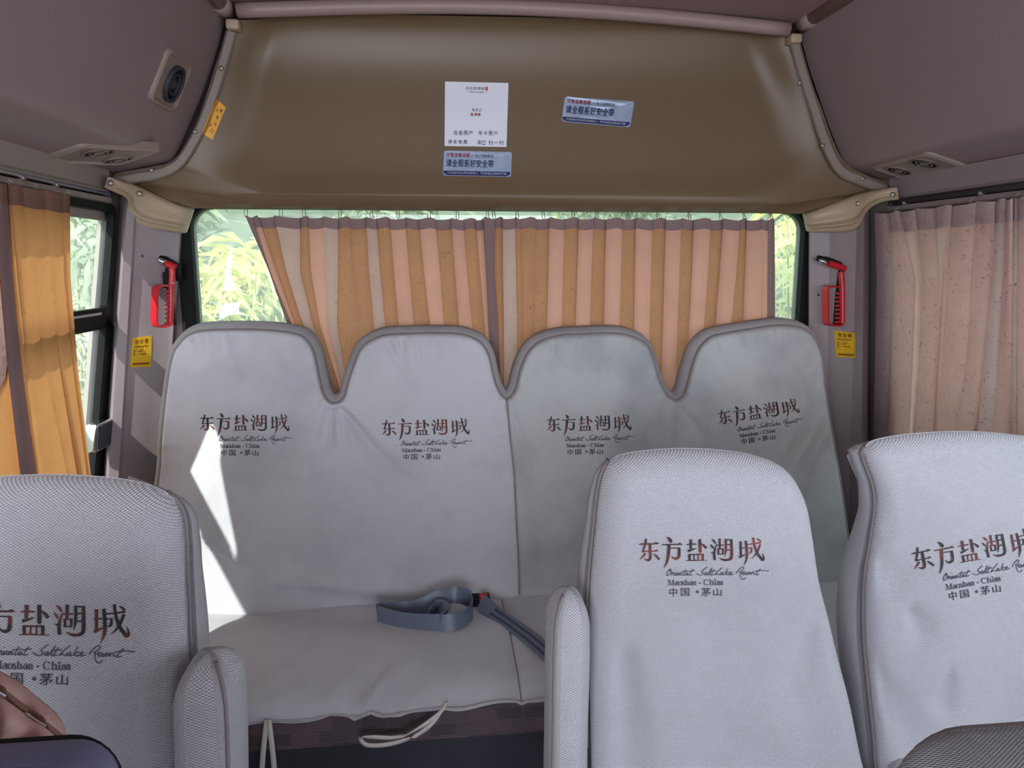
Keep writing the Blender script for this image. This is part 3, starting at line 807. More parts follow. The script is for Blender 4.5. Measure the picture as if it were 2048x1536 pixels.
# ceiling with its beads
cl = at(462, 10, PY(2.02)); crr = at(1590, 40, PY(2.02))
zc = 0.5*(at(472, 40, PY(2.02)).z+at(1574, 62, PY(2.02)).z)
vs = []; ys = np.linspace(2.22, YF, 10)
for y in ys:
    for i in range(41):
        x = -0.86+2.20*i/40; t = min(1, max(0, (x-cl.x+0.15)/(crr.x-cl.x+0.30))); vs.append((x, y, zc+0.012+0.035*math.sin(math.pi*t)))
structure(mk('ceiling', vs, grid_faces(41, len(ys)), M_CEIL))
m = MB(); xa, xb = at(478, 32, PY(2.0)).x, at(1572, 58, PY(2.0)).x
m.tube([(xa+(xb-xa)*t, 1.985, zc+0.002+0.030*math.sin(math.pi*t)) for t in np.linspace(0, 1, 30)], 0.018, 12); structure(m.obj('trim_8', M_BEAD, None, True))
for nm, px in (('trim_9', (452, 24)), ('trim_10', (1602, 52))):
    p = at(*px, PY(2.0)); m = MB(); m.tube([(p.x, y, p.z+0.004) for y in np.linspace(2.0, YF, 8)], 0.021, 12); o = structure(m.obj(nm, M_BEAD, None, True))
    m = MB(); m.tube([(p.x, y, p.z+0.004) for y in (1.93, 1.965, 2.0)], 0.0235, 12); m.obj('joint_sleeve', M_BEAD, o, True)

# strip, slot and lower lip above the side windows
def header(name, plf, xf, pts, sgn, mats):
    """pts: photo points at the duct bottom, slot top, slot bottom, lip bottom"""
    z0, z1, z2, z3 = [at(*p, plf(0.0)).z for p in pts]
    y0, y1 = YF, 1.985
    m = MB()
    prof = [(xf(z0+0.03, 0.0), z0+0.03), (xf(z0, 0.0), z0), (xf(z1+.012, 0.0), z1+.012), (xf(z1+.006, 0.006*1), z1+.005), (xf(z1, 0.004), z1)]
    vs = []
    for y in (y0, y1):
        for p in prof: vs.append((p[0], y, p[1]))
    m.add(vs, grid_faces(len(prof), 2, 0, sgn > 0))
    prof2 = [(xf(z2, -0.008), z2), (xf(z2, 0.008), z2), (xf(z3+.004, 0.010), z3+.004), (xf(z3, 0.006), z3), (xf(z3, -.012), z3)]
    vs = []
    for y in (y0, y1):
        for p in prof2: vs.append((p[0], y, p[1]))
    m.add(vs, grid_faces(len(prof2), 2, 0, sgn > 0))
    o = structure(autosmooth(m.obj(name, mats), 30))
    m = MB(); vs = []
    for y in (y0, y1):
        for (x, z) in ((xf(z1+.01, -0.010), z1+.01), (xf(z2-.004, -0.010), z2-.004)): vs.append((x, y, z))
    m.add(vs, [(0, 1, 3, 2)]); m.obj('slot_backing', M_BLACK, o)
    return z0, z1, z2, z3
hl = header('trim_11', PL, xl, [(222,346),(222,388),(222,397),(222,409)], 1, M_WALL)
hr = header('trim_12', PR, xr, [(1800,376),(1800,400),(1800,411),(1800,422)], -1, M_PILLAR)

# ------------------------------------------------------------------ upholstered backs
FOLD = 1.7
def seat_back(name, pxs, nl, nr, plane, zb, dxl, dxr, mat, gmat, parent, r=0.012, gus=((.012,.012),(.02,.03),(.022,.06),(.0,.075)), folds=(), pucker=0.0, bulge=0.0, nu=240, ns=70,
              mask=(1,1), inset=None):
    k = -plane[2]; d0 = plane[3]
    P2 = [(lambda q: (q.x, q.z))(at(x, y, (0, 1, -k, d0+r))) for x, y in pxs]
    L = [(P2[0][0]+dxl, zb)] + P2[:nl+1]; T = P2[nl:nr+1]; R = P2[nr:] + [(P2[-1][0]+dxr, zb)]
    s = 1-(1-np.linspace(0, 1, ns+1))**1.7
    Ls = resample(catmull(L), s); Rs = resample(catmull(R)[::-1], s); Ts = resample(catmull(T), np.linspace(0, 1, nu+1))
    Ls[:, 0] = Ls[:, 0]; TL, TR, BL, BRr = Ts[0], Ts[-1], Ls[0], Rs[0]
    xs = np.maximum.accumulate(Ts[:, 0]); a = (xs-xs[0])/(xs[-1]-xs[0])
    B = BL[None]+(BRr-BL)[None]*a[:, None]
    S = s[:, None, None]; A = a[None, :, None]
    G = (1-S)*B[None]+S*Ts[None]+(1-A)*Ls[:, None]+A*Rs[:, None]-((1-S)*(1-A)*BL+(1-S)*A*BRr+S*(1-A)*TL+S*A*TR)
    bnd = np.vstack([resample(Ls, np.linspace(0, 1, 200)), Ts, resample(Rs, np.linspace(0, 1, 200))[::-1]])
    arc = np.r_[0, np.cumsum(np.linalg.norm(np.diff(bnd, axis=0), axis=1))]
    flat = G.reshape(-1, 2); D = np.empty(len(flat)); AR = np.empty(len(flat))
    sa, se = bnd[:-1], np.diff(bnd, axis=0); sl = (se**2).sum(1)+1e-12
    for i in range(0, len(flat), 1500):
        rl = flat[i:i+1500, None]-sa[None]; tq = np.clip((rl*se[None]).sum(2)/sl[None], 0, 1)
        dd = np.sqrt(((rl-tq[:, :, None]*se[None])**2).sum(2)); j = dd.argmin(1); D[i:i+1500] = dd[np.arange(len(j)), j]; AR[i:i+1500] = arc[j]+tq[np.arange(len(j)), j]*np.sqrt(sl[j])
    D2 = D.reshape(ns+1, nu+1); D2[:, 0] = 0; D2[:, -1] = 0; D2[-1, :] = 0; D = D2.ravel()
    q = np.clip(r-D, 0, r); Y = r-np.sqrt(np.maximum(r*r-q*q, 0))
    Y -= bulge*sm(0, 0.16, D)
    if pucker:
        w = np.exp(-D/0.030)*sm(0.002, 0.014, D)*(flat[:, 1] > zb+0.35*(TL[1]-zb))
        Y += pucker*w*(np.sin(AR*230+2*np.sin(AR*31))+0.6*np.sin(AR*117+1.3))*(0.55+0.45*np.sin(AR*17+0.7))
    for f in folds:
        p0 = at(f[0], f[1], plane); p1 = at(f[2], f[3], plane); a0 = np.array((p0.x, p0.z)); e = np.array((p1.x, p1.z))-a0; ln = np.linalg.norm(e); e /= ln
        rel = flat-a0; t = rel@e/ln; pd = rel@np.array((-e[1], e[0]))
        wv = f[4]*(0.5+0.8*np.clip(t, 0, 1)) if len(f) < 7 else f[4]
        Y += FOLD*f[5]*np.exp(-(pd/wv)**2)*sm(-0.12, 0.12, t)*(1-sm(0.75, 1.15, t))*sm(0.0, 0.02, D)
    Y += 0.0016*np.sin(flat[:, 0]*19+1.0)*np.sin(flat[:, 1]*15+0.4)*sm(0, .05, D)
    yy = d0+k*flat[:, 1]+Y
    front = np.c_[flat[:, 0], yy, flat[:, 1]]
    nU, nS = nu+1, ns+1
    vs = [tuple(v) for v in front]; uv = [(v[0], v[2]) for v in vs]
    fs = grid_faces(nU, nS); mi = [0]*len(fs)
    # boundary walk: up the left side, across the top, down the right
    idx = [j*nU for j in range(nS)] + [ns*nU+i for i in range(1, nU)] + [j*nU+nu for j in range(nS-2, -1, -1)]
    bp = front[idx]; t2 = np.gradient(bp[:, [0, 2]], axis=0); t2 /= np.linalg.norm(t2, axis=1)[:, None]+1e-9
    nn = np.stack([-t2[:, 1], t2[:, 0]], 1)
    om = np.ones(len(idx)); om[:nS-2] = mask[0]; om[-(nS-2):] = mask[1]
    cum = np.r_[0, np.cumsum(np.linalg.norm(np.diff(bp[:, [0, 2]], axis=0), axis=1))]
    prev = idx; acc = 0
    upw = np.clip(nn[:, 1], 0, 1)
    bs_ = lambda x: 1-0.60*sm(0.5, 1.0, x) if inset else 1.0+0*x
    bsc = np.r_[bs_(s[:nS]), bs_(np.ones(nU-1)), bs_(s[::-1][1:])]
    for (o, b) in gus:
        base = len(vs)
        for i in range(len(idx)):
            oo = o*om[i]
            if inset: oo = oo*(1-upw[i])-inset*b*bsc[i]*upw[i]
            vs.append((bp[i, 0]+nn[i, 0]*oo, bp[i, 1]+b*bsc[i], bp[i, 2]+nn[i, 1]*oo)); uv.append((cum[i], b+o))
        for i in range(len(idx)-1):
            fs.append((prev[i], base+i, base+i+1, prev[i+1])); mi.append(1)
        prev = list(range(base, base+len(idx)))
    base = len(vs); th = gus[-1][1]
    sv = np.repeat(s, nU)
    for v, s1 in zip(front, sv): tb = th*float(bs_(s1)); vs.append((v[0], d0+k*v[2]+r+tb-0.02*(1-s1**4), v[2]-(inset or 0)*tb*s1**6)); uv.append((v[0], v[2]))
    bf = grid_faces(nU, nS, base, True); fs += bf; mi += [1]*len(bf)
    o = mk(name, vs, fs, [mat, gmat], parent, True, uv, mi)
    tree = BVHTree.FromPolygons([Vector(v) for v in front], grid_faces(nU, nS))
    return o, tree, [Vector(p) for p in bp], nS
def piping(parent, pts, r=0.0042, off=(0, -0.002, 0)):
    m = MB(); ln = sum((pts[i+1]-pts[i]).length for i in range(len(pts)-1))
    pts = [Vector(p)+Vector(off) for p in resample([tuple(p) for p in pts], np.linspace(0, 1, max(8, int(ln/0.012))))]
    m.tube(pts, r, 6); return m.obj('piping', M_PIPE, parent, True)

BPL = (0, 1, -0.21, 1.815-0.21*0.42)
bench = thing('rear_bench', 'four-place rear bench across the back under pale grey mesh covers', 'bench', (0.2, 1.62, 0.0))
pxl = [(318,967),(324,882),(332,802),(342,733),(351,701),(367,680),(385,668),(413,662),(482,660),(542,662),(587,668),(607,676),(623,697),(631,725),(639,765),(648,793),(663,807),(680,804),(691,792),(699,761),(711,726),(723,699),(742,683),(770,672),(809,669),(856,668),(914,669),(946,677),(965,691),(977,714),(985,749),(992,773),(1002,791),(1012,799),
       (1020,874),(1028,952),(1033,1050),(1037,1128)]
ftop = 1.0
F1 = [(664,812,660,905,.012,.012),(655,810,640,900,.010,.007),(672,812,700,900,.010,.007),(680,815,800,980,.016,.010),(690,830,930,1080,.020,.006),(645,800,560,910,.016,.005),(636,760,470,800,.02,.004),
      (460,672,500,760,.014,.006),(430,690,400,760,.014,-.004),(770,680,830,770,.012,.006),(800,676,808,716,.006,.004),(830,680,845,740,.008,.004),(870,676,874,712,.006,.004),(900,680,905,710,.006,.003),
      (385,1060,540,1155,.012,-.010),(540,1158,800,1180,.014,-.010),(800,1182,1020,1192,.014,-.008),(1012,806,1024,900,.010,.006),(940,760,1000,830,.016,.005),(560,700,620,800,.018,.004)]
bl, T_BL, bpl, nsl = seat_back('backrest', pxl, 4, 33, BPL, 0.40, -0.055, 0.0, M_COVER_F, M_GUSSET, bench, folds=F1, pucker=0.005, bulge=0.006, nu=300, ns=84, mask=(1, 0), gus=((.010,.006),(.018,.022),(.021,.045),(.006,.062)))
piping(bl, bpl[10:-2]); 
pxr = [(1037,1128),(1033,1050),(1028,952),(1020,874),(1014,800),(1024,793),(1033,778),(1041,745),(1049,722),(1060,702),(1075,688),(1093,679),(1125,672),(1159,670),(1200,668),(1242,669),(1275,679),(1290,689),(1301,706),(1315,755),(1324,776),(1335,793),(1352,802),(1367,793),(1375,772),(1382,745),(1390,718),(1399,698),(1412,683),(1431,672),(1491,661),(1558,652),(1597,656),(1615,664),(1628,677),(1638,700),
       (1643,721),(1649,781),(1659,846),(1671,919),(1679,967)]
F2 = [(1650,790,1560,910,.012,.007),(1655,830,1580,960,.012,.007),(1660,870,1600,960,.010,.006),(1645,740,1540,830,.014,.004),(1352,808,1340,900,.012,.006),(1350,808,1420,880,.014,.005),(1015,806,1060,920,.014,.005),
      (1200,680,1203,712,.007,.003),(1150,682,1140,730,.01,.003),(1110,690,1090,760,.014,.004),(1440,680,1470,740,.014,.003),(1180,1000,1100,1150,.03,.004)]
br_, T_BRr, bpr, nsr = seat_back('backrest', pxr, 4, 35, BPL, 0.40, 0.0, 0.03, M_COVER_D, M_GUSSET, bench, folds=F2, pucker=0.003, bulge=0.006, nu=300, ns=84, mask=(0, 1), gus=((.010,.006),(.018,.022),(.021,.045),(.006,.062)))
piping(br_, bpr[2:-6])
logo(bl, T_BL, (400, 847), (578, 847))
logo(bl, T_BL, (764, 858), (938, 854))
logo(br_, T_BRr, (1094, 850), (1262, 846))
logo(br_, T_BRr, (1437, 837), (1597, 812))

# bench cushion cover
def bench_cushion():
    xa, xb = at(296, 1222, BPL).x-0.02, 1.235
    nx, prof = 170, []
    base = [(1.90,.395),(1.86,.425),(1.80,.436),(1.70,.443),(1.60,.447),(1.50,.446),(1.44,.441),(1.405,.431),(1.388,.418),(1.381,.406),(1.380,.398)]
    pr = catmull(base, 5)
    vs = []; uv = []
    for j, (y, z) in enumerate(pr):
        t = j/(len(pr)-1)
        for i in range(nx+1):
            a = i/nx; x = xa+(xb-xa)*a
            tx = (x+0.45)/0.68
            dz = 0.012*math.exp(-((x+0.15)/0.35)**2)*math.exp(-((y-1.58)/0.15)**2)*1.0
            dz += -0.010*math.exp(-((x+0.42)/0.16)**2)*math.exp(-((y-1.80)/0.08)**2)
            dz += 0.004*math.sin(x*13+y*6)*math.sin(y*17+1)
            # drawn pleats over the front edge
            for (fx, fy, dxdy, wd, am) in ((-0.155,1.42,0.35,.011,-.016),(-0.118,1.42,0.45,.011,.014),(-0.20,1.43,0.3,.013,.010),(-.06,1.43,.4,.014,-.009),(.02,1.42,.3,.02,.006)):
                pd = x-(fx+dxdy*(y-fy)); dz += am*math.exp(-(pd/wd)**2)*math.exp(-((y-fy)/.055)**2)
            dz += -0.006*math.exp(-((x-0.165)/0.004)**2)*(1 if y < 1.85 else 0)
            hem = sm(0.70, 1.0, t)*(-0.006+0.026*min(1.0, max(-0.3, (x+0.4)/0.6)))
            yy = y - 0.012*sm(0.6, 1, t)*math.sin(3.1*(x+.3)) - (0.006*math.sin(x*40)*sm(.8, 1, t))
            vs.append((x, yy, z+dz+hem)); uv.append((x, y*0.9+z*0.5))
    n = nx+1; m = len(pr)
    fs = grid_faces(n, m, 0, True)
    b = len(vs)                      # underside
    for i in range(n): v = vs[(m-1)*n+i]; vs.append((v[0], v[1]+0.012, v[2]-0.002)); uv.append((v[0], 0))
    for i in range(n): v = vs[i]; vs.append((v[0], v[1], v[2]-0.02)); uv.append((v[0], 0))
    for i in range(n-1):
        fs.append(((m-1)*n+i+1, (m-1)*n+i, b+i, b+i+1)[::-1]); fs.append((b+i, b+i+1, b+n+i+1, b+n+i)); fs.append((b+n+i, b+n+i+1, i+1, i))
    o = mk('seat_cushion', vs, fs, M_COVER_F, bench, True, uv)
    hemp = [Vector(vs[(m-1)*n+i]) for i in range(0, n, 2)]
    mm = MB(); mm.tube([p+Vector((0, -.001, .006)) for p in hemp], 0.0022, 6); mm.obj('hem_seam', M_GUSSET, o, True)
    sy = [j*n+int(round((0.165-xa)/(xb-xa)*nx)) for j in range(3, m-1)]
    mm = MB(); mm.tube([Vector(vs[k])+Vector((0, 0, .001)) for k in sy], 0.0015, 6); mm.obj('seam', M_PIPE, o, True)
    return o, BVHTree.FromPolygons([Vector(v) for v in vs[:m*n]], grid_faces(n, m))
cush, T_CU = bench_cushion()
m = MB(); m.rbox((-0.80, 1.402, 0.320), (1.22, 1.88, 0.402), 0.012); m.obj('seat_base', M_UPH, bench, label='purple checked upholstery below the cover')
m = MB(); m.rbox((-0.78, 1.425, 0.0), (1.20, 1.93, 0.325), 0.01); m.obj('plinth', M_DARK, bench, label='dark plastic plinth')
def cord(pts, wd=0.008):
    c = catmull([tuple(p) for p in pts], 8); m = MB(); m.ribbon([Vector(p) for p in c], Vector((1, 0, 0.4)), wd, 0.0015); return m.obj('tie_cord', M_CORD, cush, True)
def fp(x, y, Y): return at(x, y, PY(Y))
cord([fp(893,1404,1.376),(fp(880,1425,1.36)),(fp(845,1452,1.355)),(fp(800,1474,1.36)),(fp(745,1474,1.365)),(fp(722,1476,1.36)),(fp(735,1490,1.355)),(fp(780,1488,1.35)),(fp(830,1472,1.35)),(fp(865,1446,1.352)),(fp(888,1412,1.37))])
cord([fp(534,1440,1.378),fp(530,1470,1.37),fp(526,1510,1.365),fp(522,1580,1.36),fp(524,1660,1.36)], .010)
cord([fp(538,1440,1.376),fp(542,1475,1.365),fp(546,1510,1.36),fp(549,1560,1.36),fp(546,1640,1.36)], .010)

# lap belt lying on the bench
belt = thing('seat_belt', 'blue-grey lap belt looped on the bench with a red-button buckle', 'seat belt', tuple(T_CU.ray_cast(CAM, ray(900, 1240).normalized())[0]))
def cu(x, y, up=0.0):
    h = T_CU.ray_cast(CAM, ray(x, y).normalized())[0]
    if h is None or h.y > 1.80: h = at(x, y, PZ(0.44)) if y > 1210 else at(x, y, PY(1.80))
    return h+Vector((0, 0, up))
def strap(pxs, wd, w, th=.0018):
    """pxs: photo point of the strap centre and its height above the cover"""
    pts = []; wds = []
    for q in pxs:
        x, y, up = q[:3]
        d = ray(x, y); g = cu(x, y+0, 0)
        # the point above the cover on the same sight line
        tpl = CAM+(g-CAM)*(1-up/max(0.3, (CZ-g.z)))
        pts.append(tpl); wds.append(Vector(q[3]) if len(q) > 3 else Vector(wd))
    c = catmull([tuple(p) for p in pts], 6); wc = catmull([tuple(p) for p in wds], 6)
    return [Vector(p) for p in c], [Vector(p) for p in wc]
WU = (0, 0.25, 1.0)
m = MB()
p, w = strap([(960,1205,.022,(0,.6,.6)),(985,1222,.012,(.7,.7,.2)),(1020,1246,.006,(.62,.78,.1)),(1060,1276,.006,(.62,.78,.1)),(1100,1310,.006,(.62,.78,.1)),(1140,1342,.006,(.62,.78,.1))], WU, .042); m.ribbon(p, w, .042, .002)
p, w = strap([(755,1228,.022),(800,1241,.020),(860,1246,.020),(915,1243,.022),(944,1222,.026),(938,1198,.034),(912,1190,.036),(880,1196,.034),(845,1212,.026),(805,1220,.022),(770,1220,.021),(754,1225,.021)], WU, .040); m.ribbon(p, w, .040, .002)
p, w = strap([(858,1232,.024),(868,1218,.030,(.3,.3,.9)),(880,1212,.036,(.5,.4,.6)),(893,1226,.034,(.5,.4,.6)),(880,1240,.030,(.4,.5,.6))], WU, .040); m.ribbon(p, w, .034, .002)
web = autosmooth(m.obj('webbing', M_BELT, belt), 35)
m = MB()
p, w = strap([(985,1222,.0135,(.7,.7,.2)),(1020,1246,.0075,(.62,.78,.1)),(1060,1276,.0075,(.62,.78,.1)),(1100,1310,.0075,(.62,.78,.1)),(1138,1341,.0075,(.62,.78,.1))], WU, .04)
for o in (-.009, .009): m.ribbon([a+b.normalized()*o for a, b in zip(p, w)], w, .005, .0012)
m.obj('woven_stripe', M_BELT2, web, True)
bk = at(958, 1200, PY(1.79))
m = MB(); m.rbox((bk.x-.028, bk.y-.04, bk.z-.018), (bk.x+.028, bk.y+.03, bk.z+.010), .005); bko = autosmooth(m.obj('buckle', M_BLACK, belt))
bb = at(968, 1197, PY(1.745))
m = MB(); m.rbox((bb.x-.012, bb.y-.004, bb.z-.010), (bb.x+.010, bb.y+.012, bb.z+.010), .003); m.obj('release_button', M_RED, bko, label='red release button')

# ------------------------------------------------------------------ seats in the rows ahead
def seat(label, pxs, nl, nr, plane, mat, logoq, cw, folds=(), r=0.035, dx=(-0.01, 0.01), zb=0.40, th=0.095, pipe=None, pucker=0.0, bulge=0.02, gmat=None, group=None, out=.006, inset=0.42):
    P2 = [at(x, y, plane) for x, y in pxs]
    cx = 0.5*(P2[nl].x+P2[nr].x); y0 = plane[3]-plane[2]*0.42
    t = thing('passenger_seat', label, 'seat', (cx, y0-0.18, 0.0), group)
    b, tree, bp, ns = seat_back('backrest', pxs, nl, nr, plane, zb, dx[0], dx[1], mat, gmat or mat, t, r=r, gus=((out,.012),(out*1.6,.035),(out*1.4,th*.7),(-.012,th)), folds=folds, pucker=pucker, bulge=bulge, nu=120, ns=70, inset=inset)
    if pipe: piping(b, [p for p in bp[pipe[0]:pipe[1]]], .0034, (0, -.001, 0))
    if logoq: logo(b, tree, *logoq)
    m = MB(); m.rbox((cx-cw/2, y0-0.46, 0.33), (cx+cw/2, y0+0.03, 0.455), 0.035, 4); autosmooth(m.obj('seat_cushion', mat, t, uv=lambda v: (v.x, v.y+v.z)))
    m = MB(); m.rbox((cx-cw/2+.02, y0-0.40, 0.26), (cx+cw/2-.02, y0+0.02, 0.335), 0.01); m.obj('seat_frame', M_DARK, t)
    for sx in (-1, 1):
        m = MB(); m.rbox((cx+sx*(cw/2-.06)-.02, y0-0.32, 0.0), (cx+sx*(cw/2-.06)+.02, y0-0.06, 0.27), 0.008); m.obj('leg', M_DARK, t)
    return t, b, tree, bp
def armrest(parent, front, wpx, depth, plane, zb, mat, side):
    """front: photo points down the middle of the front face, top first; a padded arm folded up beside the back"""
    top = at(*front[0], plane); bot = at(*front[1], plane)
    wv = (at(front[0][0]+wpx/2, front[0][1], plane)-at(front[0][0]-wpx/2, front[0][1], plane)).length
    n = 20; vs = []; uv = []; ax = (bot-top)
    bot = top+ax*((top.z-zb)/(top.z-bot.z)); ax = bot-top
    k = 28; rows = 34
    for j in range(rows):
        s = j/(rows-1); ss = s**1.8
        c = top+ax*ss
        e = min(1, (ss*ax.length)/0.055); g = math.sqrt(max(0.0, 1-(1-e)**2)); g = max(g, 0.02)
        bulgef = 1+0.10*math.sin(math.pi*min(1, ss*1.1))+0.03*math.sin(9*ss)
        for i in range(k+1):
            a = 2*math.pi*i/k; ca, sa = math.cos(a), math.sin(a); p = 0.45
            x = math.copysign(abs(ca)**p, ca)*wv/2*g*bulgef; y = math.copysign(abs(sa)**p, sa)*depth/2*g
            vs.append((c.x+x, c.y+depth/2+y, c.z)); uv.append((a*0.06, ss*ax.length))
    fs = []
    for j in range(rows-1):
        for i in range(k):
            K = k+1; fs.append((j*K+i, j*K+i+1, (j+1)*K+i+1, (j+1)*K+i)[::-1])
    fs.append(tuple(range(k)))
    o = mk('armrest', vs, fs, mat, parent, True, uv)
    a_ = int(round((225 if side < 0 else 315)/360*k)) % k
    m = MB(); m.tube([Vector(vs[j*(k+1)+a_]) for j in range(3, rows)], 0.003, 6); m.obj('piping', M_PIPE, o, True)
    return o
SPL = (0, 1, -0.20, 1.150-0.20*1.0)
pxm = [(1174,1400),(1173,1300),(1175,1196),(1180,1119),(1187,1051),(1193,991),(1203,945),(1217,921),(1240,909),(1285,901),(1353,896),(1422,898),(1490,906),(1541,921),(1571,940),(1592,970),(1608,1010),(1618,1066),(1631,1153),(1648,1221),(1669,1307),(1691,1392),(1716,1512)]
FM = [(1250,1300,1265,1620,.03,.010),(1640,1200,1560,1420,.03,.006)]
s_mid, b_mid, T_MID, bp_mid = seat('pale mesh-covered seat with its whole lettering in view, right of the aisle', pxm, 7, 13, SPL, M_COVER, ((1279, 1103), (1528, 1101)), 0.34, FM, r=0.045, dx=(0.0, 0.02), pipe=(8, 69))
armrest(s_mid, [(1146,1198),(1140,1520)], 76, 0.085, (0, 1, -0.12, 1.075-0.12*0.85), 0.36, M_COVER_N, -1)
SPL2 = (0, 1, -0.20, 1.085-0.20*1.0)
pxL = [(-185,1560),(-176,1420),(-170,1285),(-163,1130),(-150,1035),(-120,985),(-70,962),(0,952),(51,949),(118,948),(221,954),(290,966),(332,982),(358,1004),(371,1035),(375,1085),(376,1140),(379,1206),(382,1285),(386,1400),(392,1520)]
s_left, b_left, T_LEFT, bp_left = seat('pale mesh-covered seat at left, its lettering cut by the frame', pxL, 5, 12, SPL2, M_COVER_N, ((-92, 1240), (258, 1246)), 0.40, [(30,1000,110,1060,.04,.004)], r=0.05, dx=(-0.01, 0.02), pipe=(-66, -2))
armrest(s_left, [(396,1344),(402,1536)], 118, 0.11, (0, 1, -0.12, 0.965-0.12*0.8), 0.36, M_COVER_N, 1)
SPL3 = (0, 1, -0.20, 1.195-0.20*1.0)
pxR = [(1760,1640),(1751,1536),(1747,1475),(1735,1361),(1727,1271),(1727,1166),(1737,1094),(1748,1021),(1746,975),(1732,935),(1722,905),(1732,888),(1760,876),(1821,867),(1912,862),(2000,866),(2100,880),(2150,898),(2182,930),(2200,985),(2212,1070),(2222,1180),(2236,1300),(2256,1450),(2276,1600)]
s_right, b_right, T_RIGHT, bp_right = seat('pale mesh-covered seat at the right edge beside the right curtain', pxR, 10, 17, SPL3, M_COVER, ((1826, 1122), (2072, 1080)), 0.36,
    [(1815,1215,1850,1270,.02,.008),(1890,1340,1868,1420,.02,.007),(1740,1100,1800,1180,.03,.006),(1750,990,1770,1080,.02,.005),(1745,1330,1830,1490,.03,.006)], r=0.03, dx=(0.0, 0.03), pipe=(4, 74), th=0.11)
# nearest row: only the top edges show
def seat_top(label, mat, x0, x1, yb, zt, r, dep, pipe_mat):
    cx = (x0+x1)/2; t = thing('passenger_seat', label, 'seat', (cx, yb-0.25, 0.0))
    sh = lambda z: -0.22*(zt-z)
    bm = bmesh.new(); bmesh.ops.create_cube(bm, size=1.0)
    for v in bm.verts: v.co = Vector((cx+v.co.x*(x1-x0), yb-dep/2+v.co.y*dep, (zt+0.40)/2+v.co.z*(zt-0.40)))
    top = [e for e in bm.edges if sum(1 for v in e.verts if v.co.z > zt-.001) == 2 and abs(e.verts[0].co.x-e.verts[1].co.x) < 1e-6]
    bmesh.ops.bevel(bm, geom=top, offset=r*2.2, segments=8, affect='EDGES', profile=0.5)
    long_ = [e for e in bm.edges if len(e.link_faces) == 2 and e.calc_face_angle(0) > 0.8]
    bmesh.ops.bevel(bm, geom=long_, offset=r, segments=5, affect='EDGES', profile=0.5)
    bmesh.ops.triangulate(bm, faces=[f for f in bm.faces if len(f.verts) > 4])
    bm.verts.index_update(); vs = [v.co.copy() for v in bm.verts]; fs = [[v.index for v in f.verts] for f in bm.faces]; bm.free()
    for v in vs: v.y += sh(v.z)
    b = mk('backrest', vs, fs, mat, t, False, [(v.x, v.y+v.z) for v in vs]); autosmooth(b, 45)
    rr = r*2.2; e = r*0.3
    pth = [(x0+e, 0.45)]+[(x0+e+rr*(1-math.cos(a)), zt-e-rr*(1-math.sin(a))) for a in np.linspace(0, math.pi/2, 9)]+[(x1-e-rr*(1-math.cos(a)), zt-e-rr*(1-math.sin(a))) for a in np.linspace(math.pi/2, 0, 9)]+[(x1-e, 0.45)]
    m = MB(); m.tube([Vector((x, yb+sh(z)-e, z)) for x, z in pth], 0.0034, 6); m.obj('piping', pipe_mat, b, True)
    m = MB(); m.rbox((cx-.19, yb-dep-0.60, 0.33), (cx+.19, yb-dep-0.18, 0.455), 0.035, 4); autosmooth(m.obj('seat_cushion', mat, t, uv=lambda v: (v.x, v.y+v.z)))
    m = MB(); m.rbox((cx-.17, yb-dep-0.56, 0.26), (cx+.17, yb-dep-0.16, 0.335), 0.01); m.obj('seat_frame', M_DARK, t)
    for sx in (-1, 1):
        m = MB(); m.rbox((cx+sx*.13-.02, yb-dep-0.48, 0.0), (cx+sx*.13+.02, yb-dep-0.22, 0.27), 0.008); m.obj('leg', M_DARK, t)
    return t
p_ = at(1778, 1530, PY(0.44)); q_ = at(1960, 1457, PY(0.46))
seat_top('mesh seat top, darkened in colour for its shade, cut off at the bottom right corner', M_COVER_SHADE, p_.x, p_.x+0.40, 0.47, q_.z+0.008, 0.028, 0.10, M_PIPE)
p_ = at(221, 1530, PY(0.44)); q_ = at(100, 1477, PY(0.46))
seat_top('dark blue vinyl seat top cut off at the bottom left corner', M_NAVYVINYL, p_.x-0.40, p_.x, 0.47, q_.z-0.001, 0.014, 0.10, M_BLACK)

# fabric draped behind the blue seat top
dr = thing('draped_curtain', 'rose curtain cloth with dark trim hanging over the blue seat top', 'curtain', tuple(at(40, 1450, PY(0.62))))
def drape_strip(rows, Y, mat, name, parent):
    vs = []; n = 26
    for (pts, dy) in rows:
        c = resample(catmull(pts, 8), np.linspace(0, 1, n))
        for i in range(n): vs.append(at(c[i][0], c[i][1], PY(Y+dy+0.006*math.sin(i*0.8+dy*40))))
    o = mk(name, vs, grid_faces(n, len(rows), 0, True), mat, parent, True)
    md = o.modifiers.new('sub', 'SUBSURF'); md.levels = 2; md.render_levels = 2
    md = o.modifiers.new('sol', 'SOLIDIFY'); md.thickness = 0.003
    return o
drape_strip([([(-160,1290),(-60,1318),(20,1352),(80,1398),(118,1432),(134,1466)], .05), ([(-160,1310),(-60,1332),(10,1362),(70,1408),(108,1440),(130,1474)], .02), ([(-160,1330),(-60,1350),(5,1376),(60,1420),(100,1450),(122,1478)], .015)], 0.60, M_CROSE, 'top_fold', dr)
fab = drape_strip([([(-160,1352),(-60,1366),(2,1388),(58,1430),(100,1458),(120,1480)], .0), ([(-160,1400),(-60,1406),(0,1420),(50,1446),(92,1470),(116,1490)], -.03), ([(-160,1450),(-60,1456),(-4,1466),(42,1480),(80,1496),(100,1502)], -.035), ([(-160,1520),(-60,1520),(-10,1518),(20,1518),(50,1516),(70,1512)], -.03), ([(-160,1580),(-60,1580),(-10,1570),(20,1560),(40,1550),(52,1540)], -.02)], 0.60, M_CROSE, 'cloth_panel', dr)
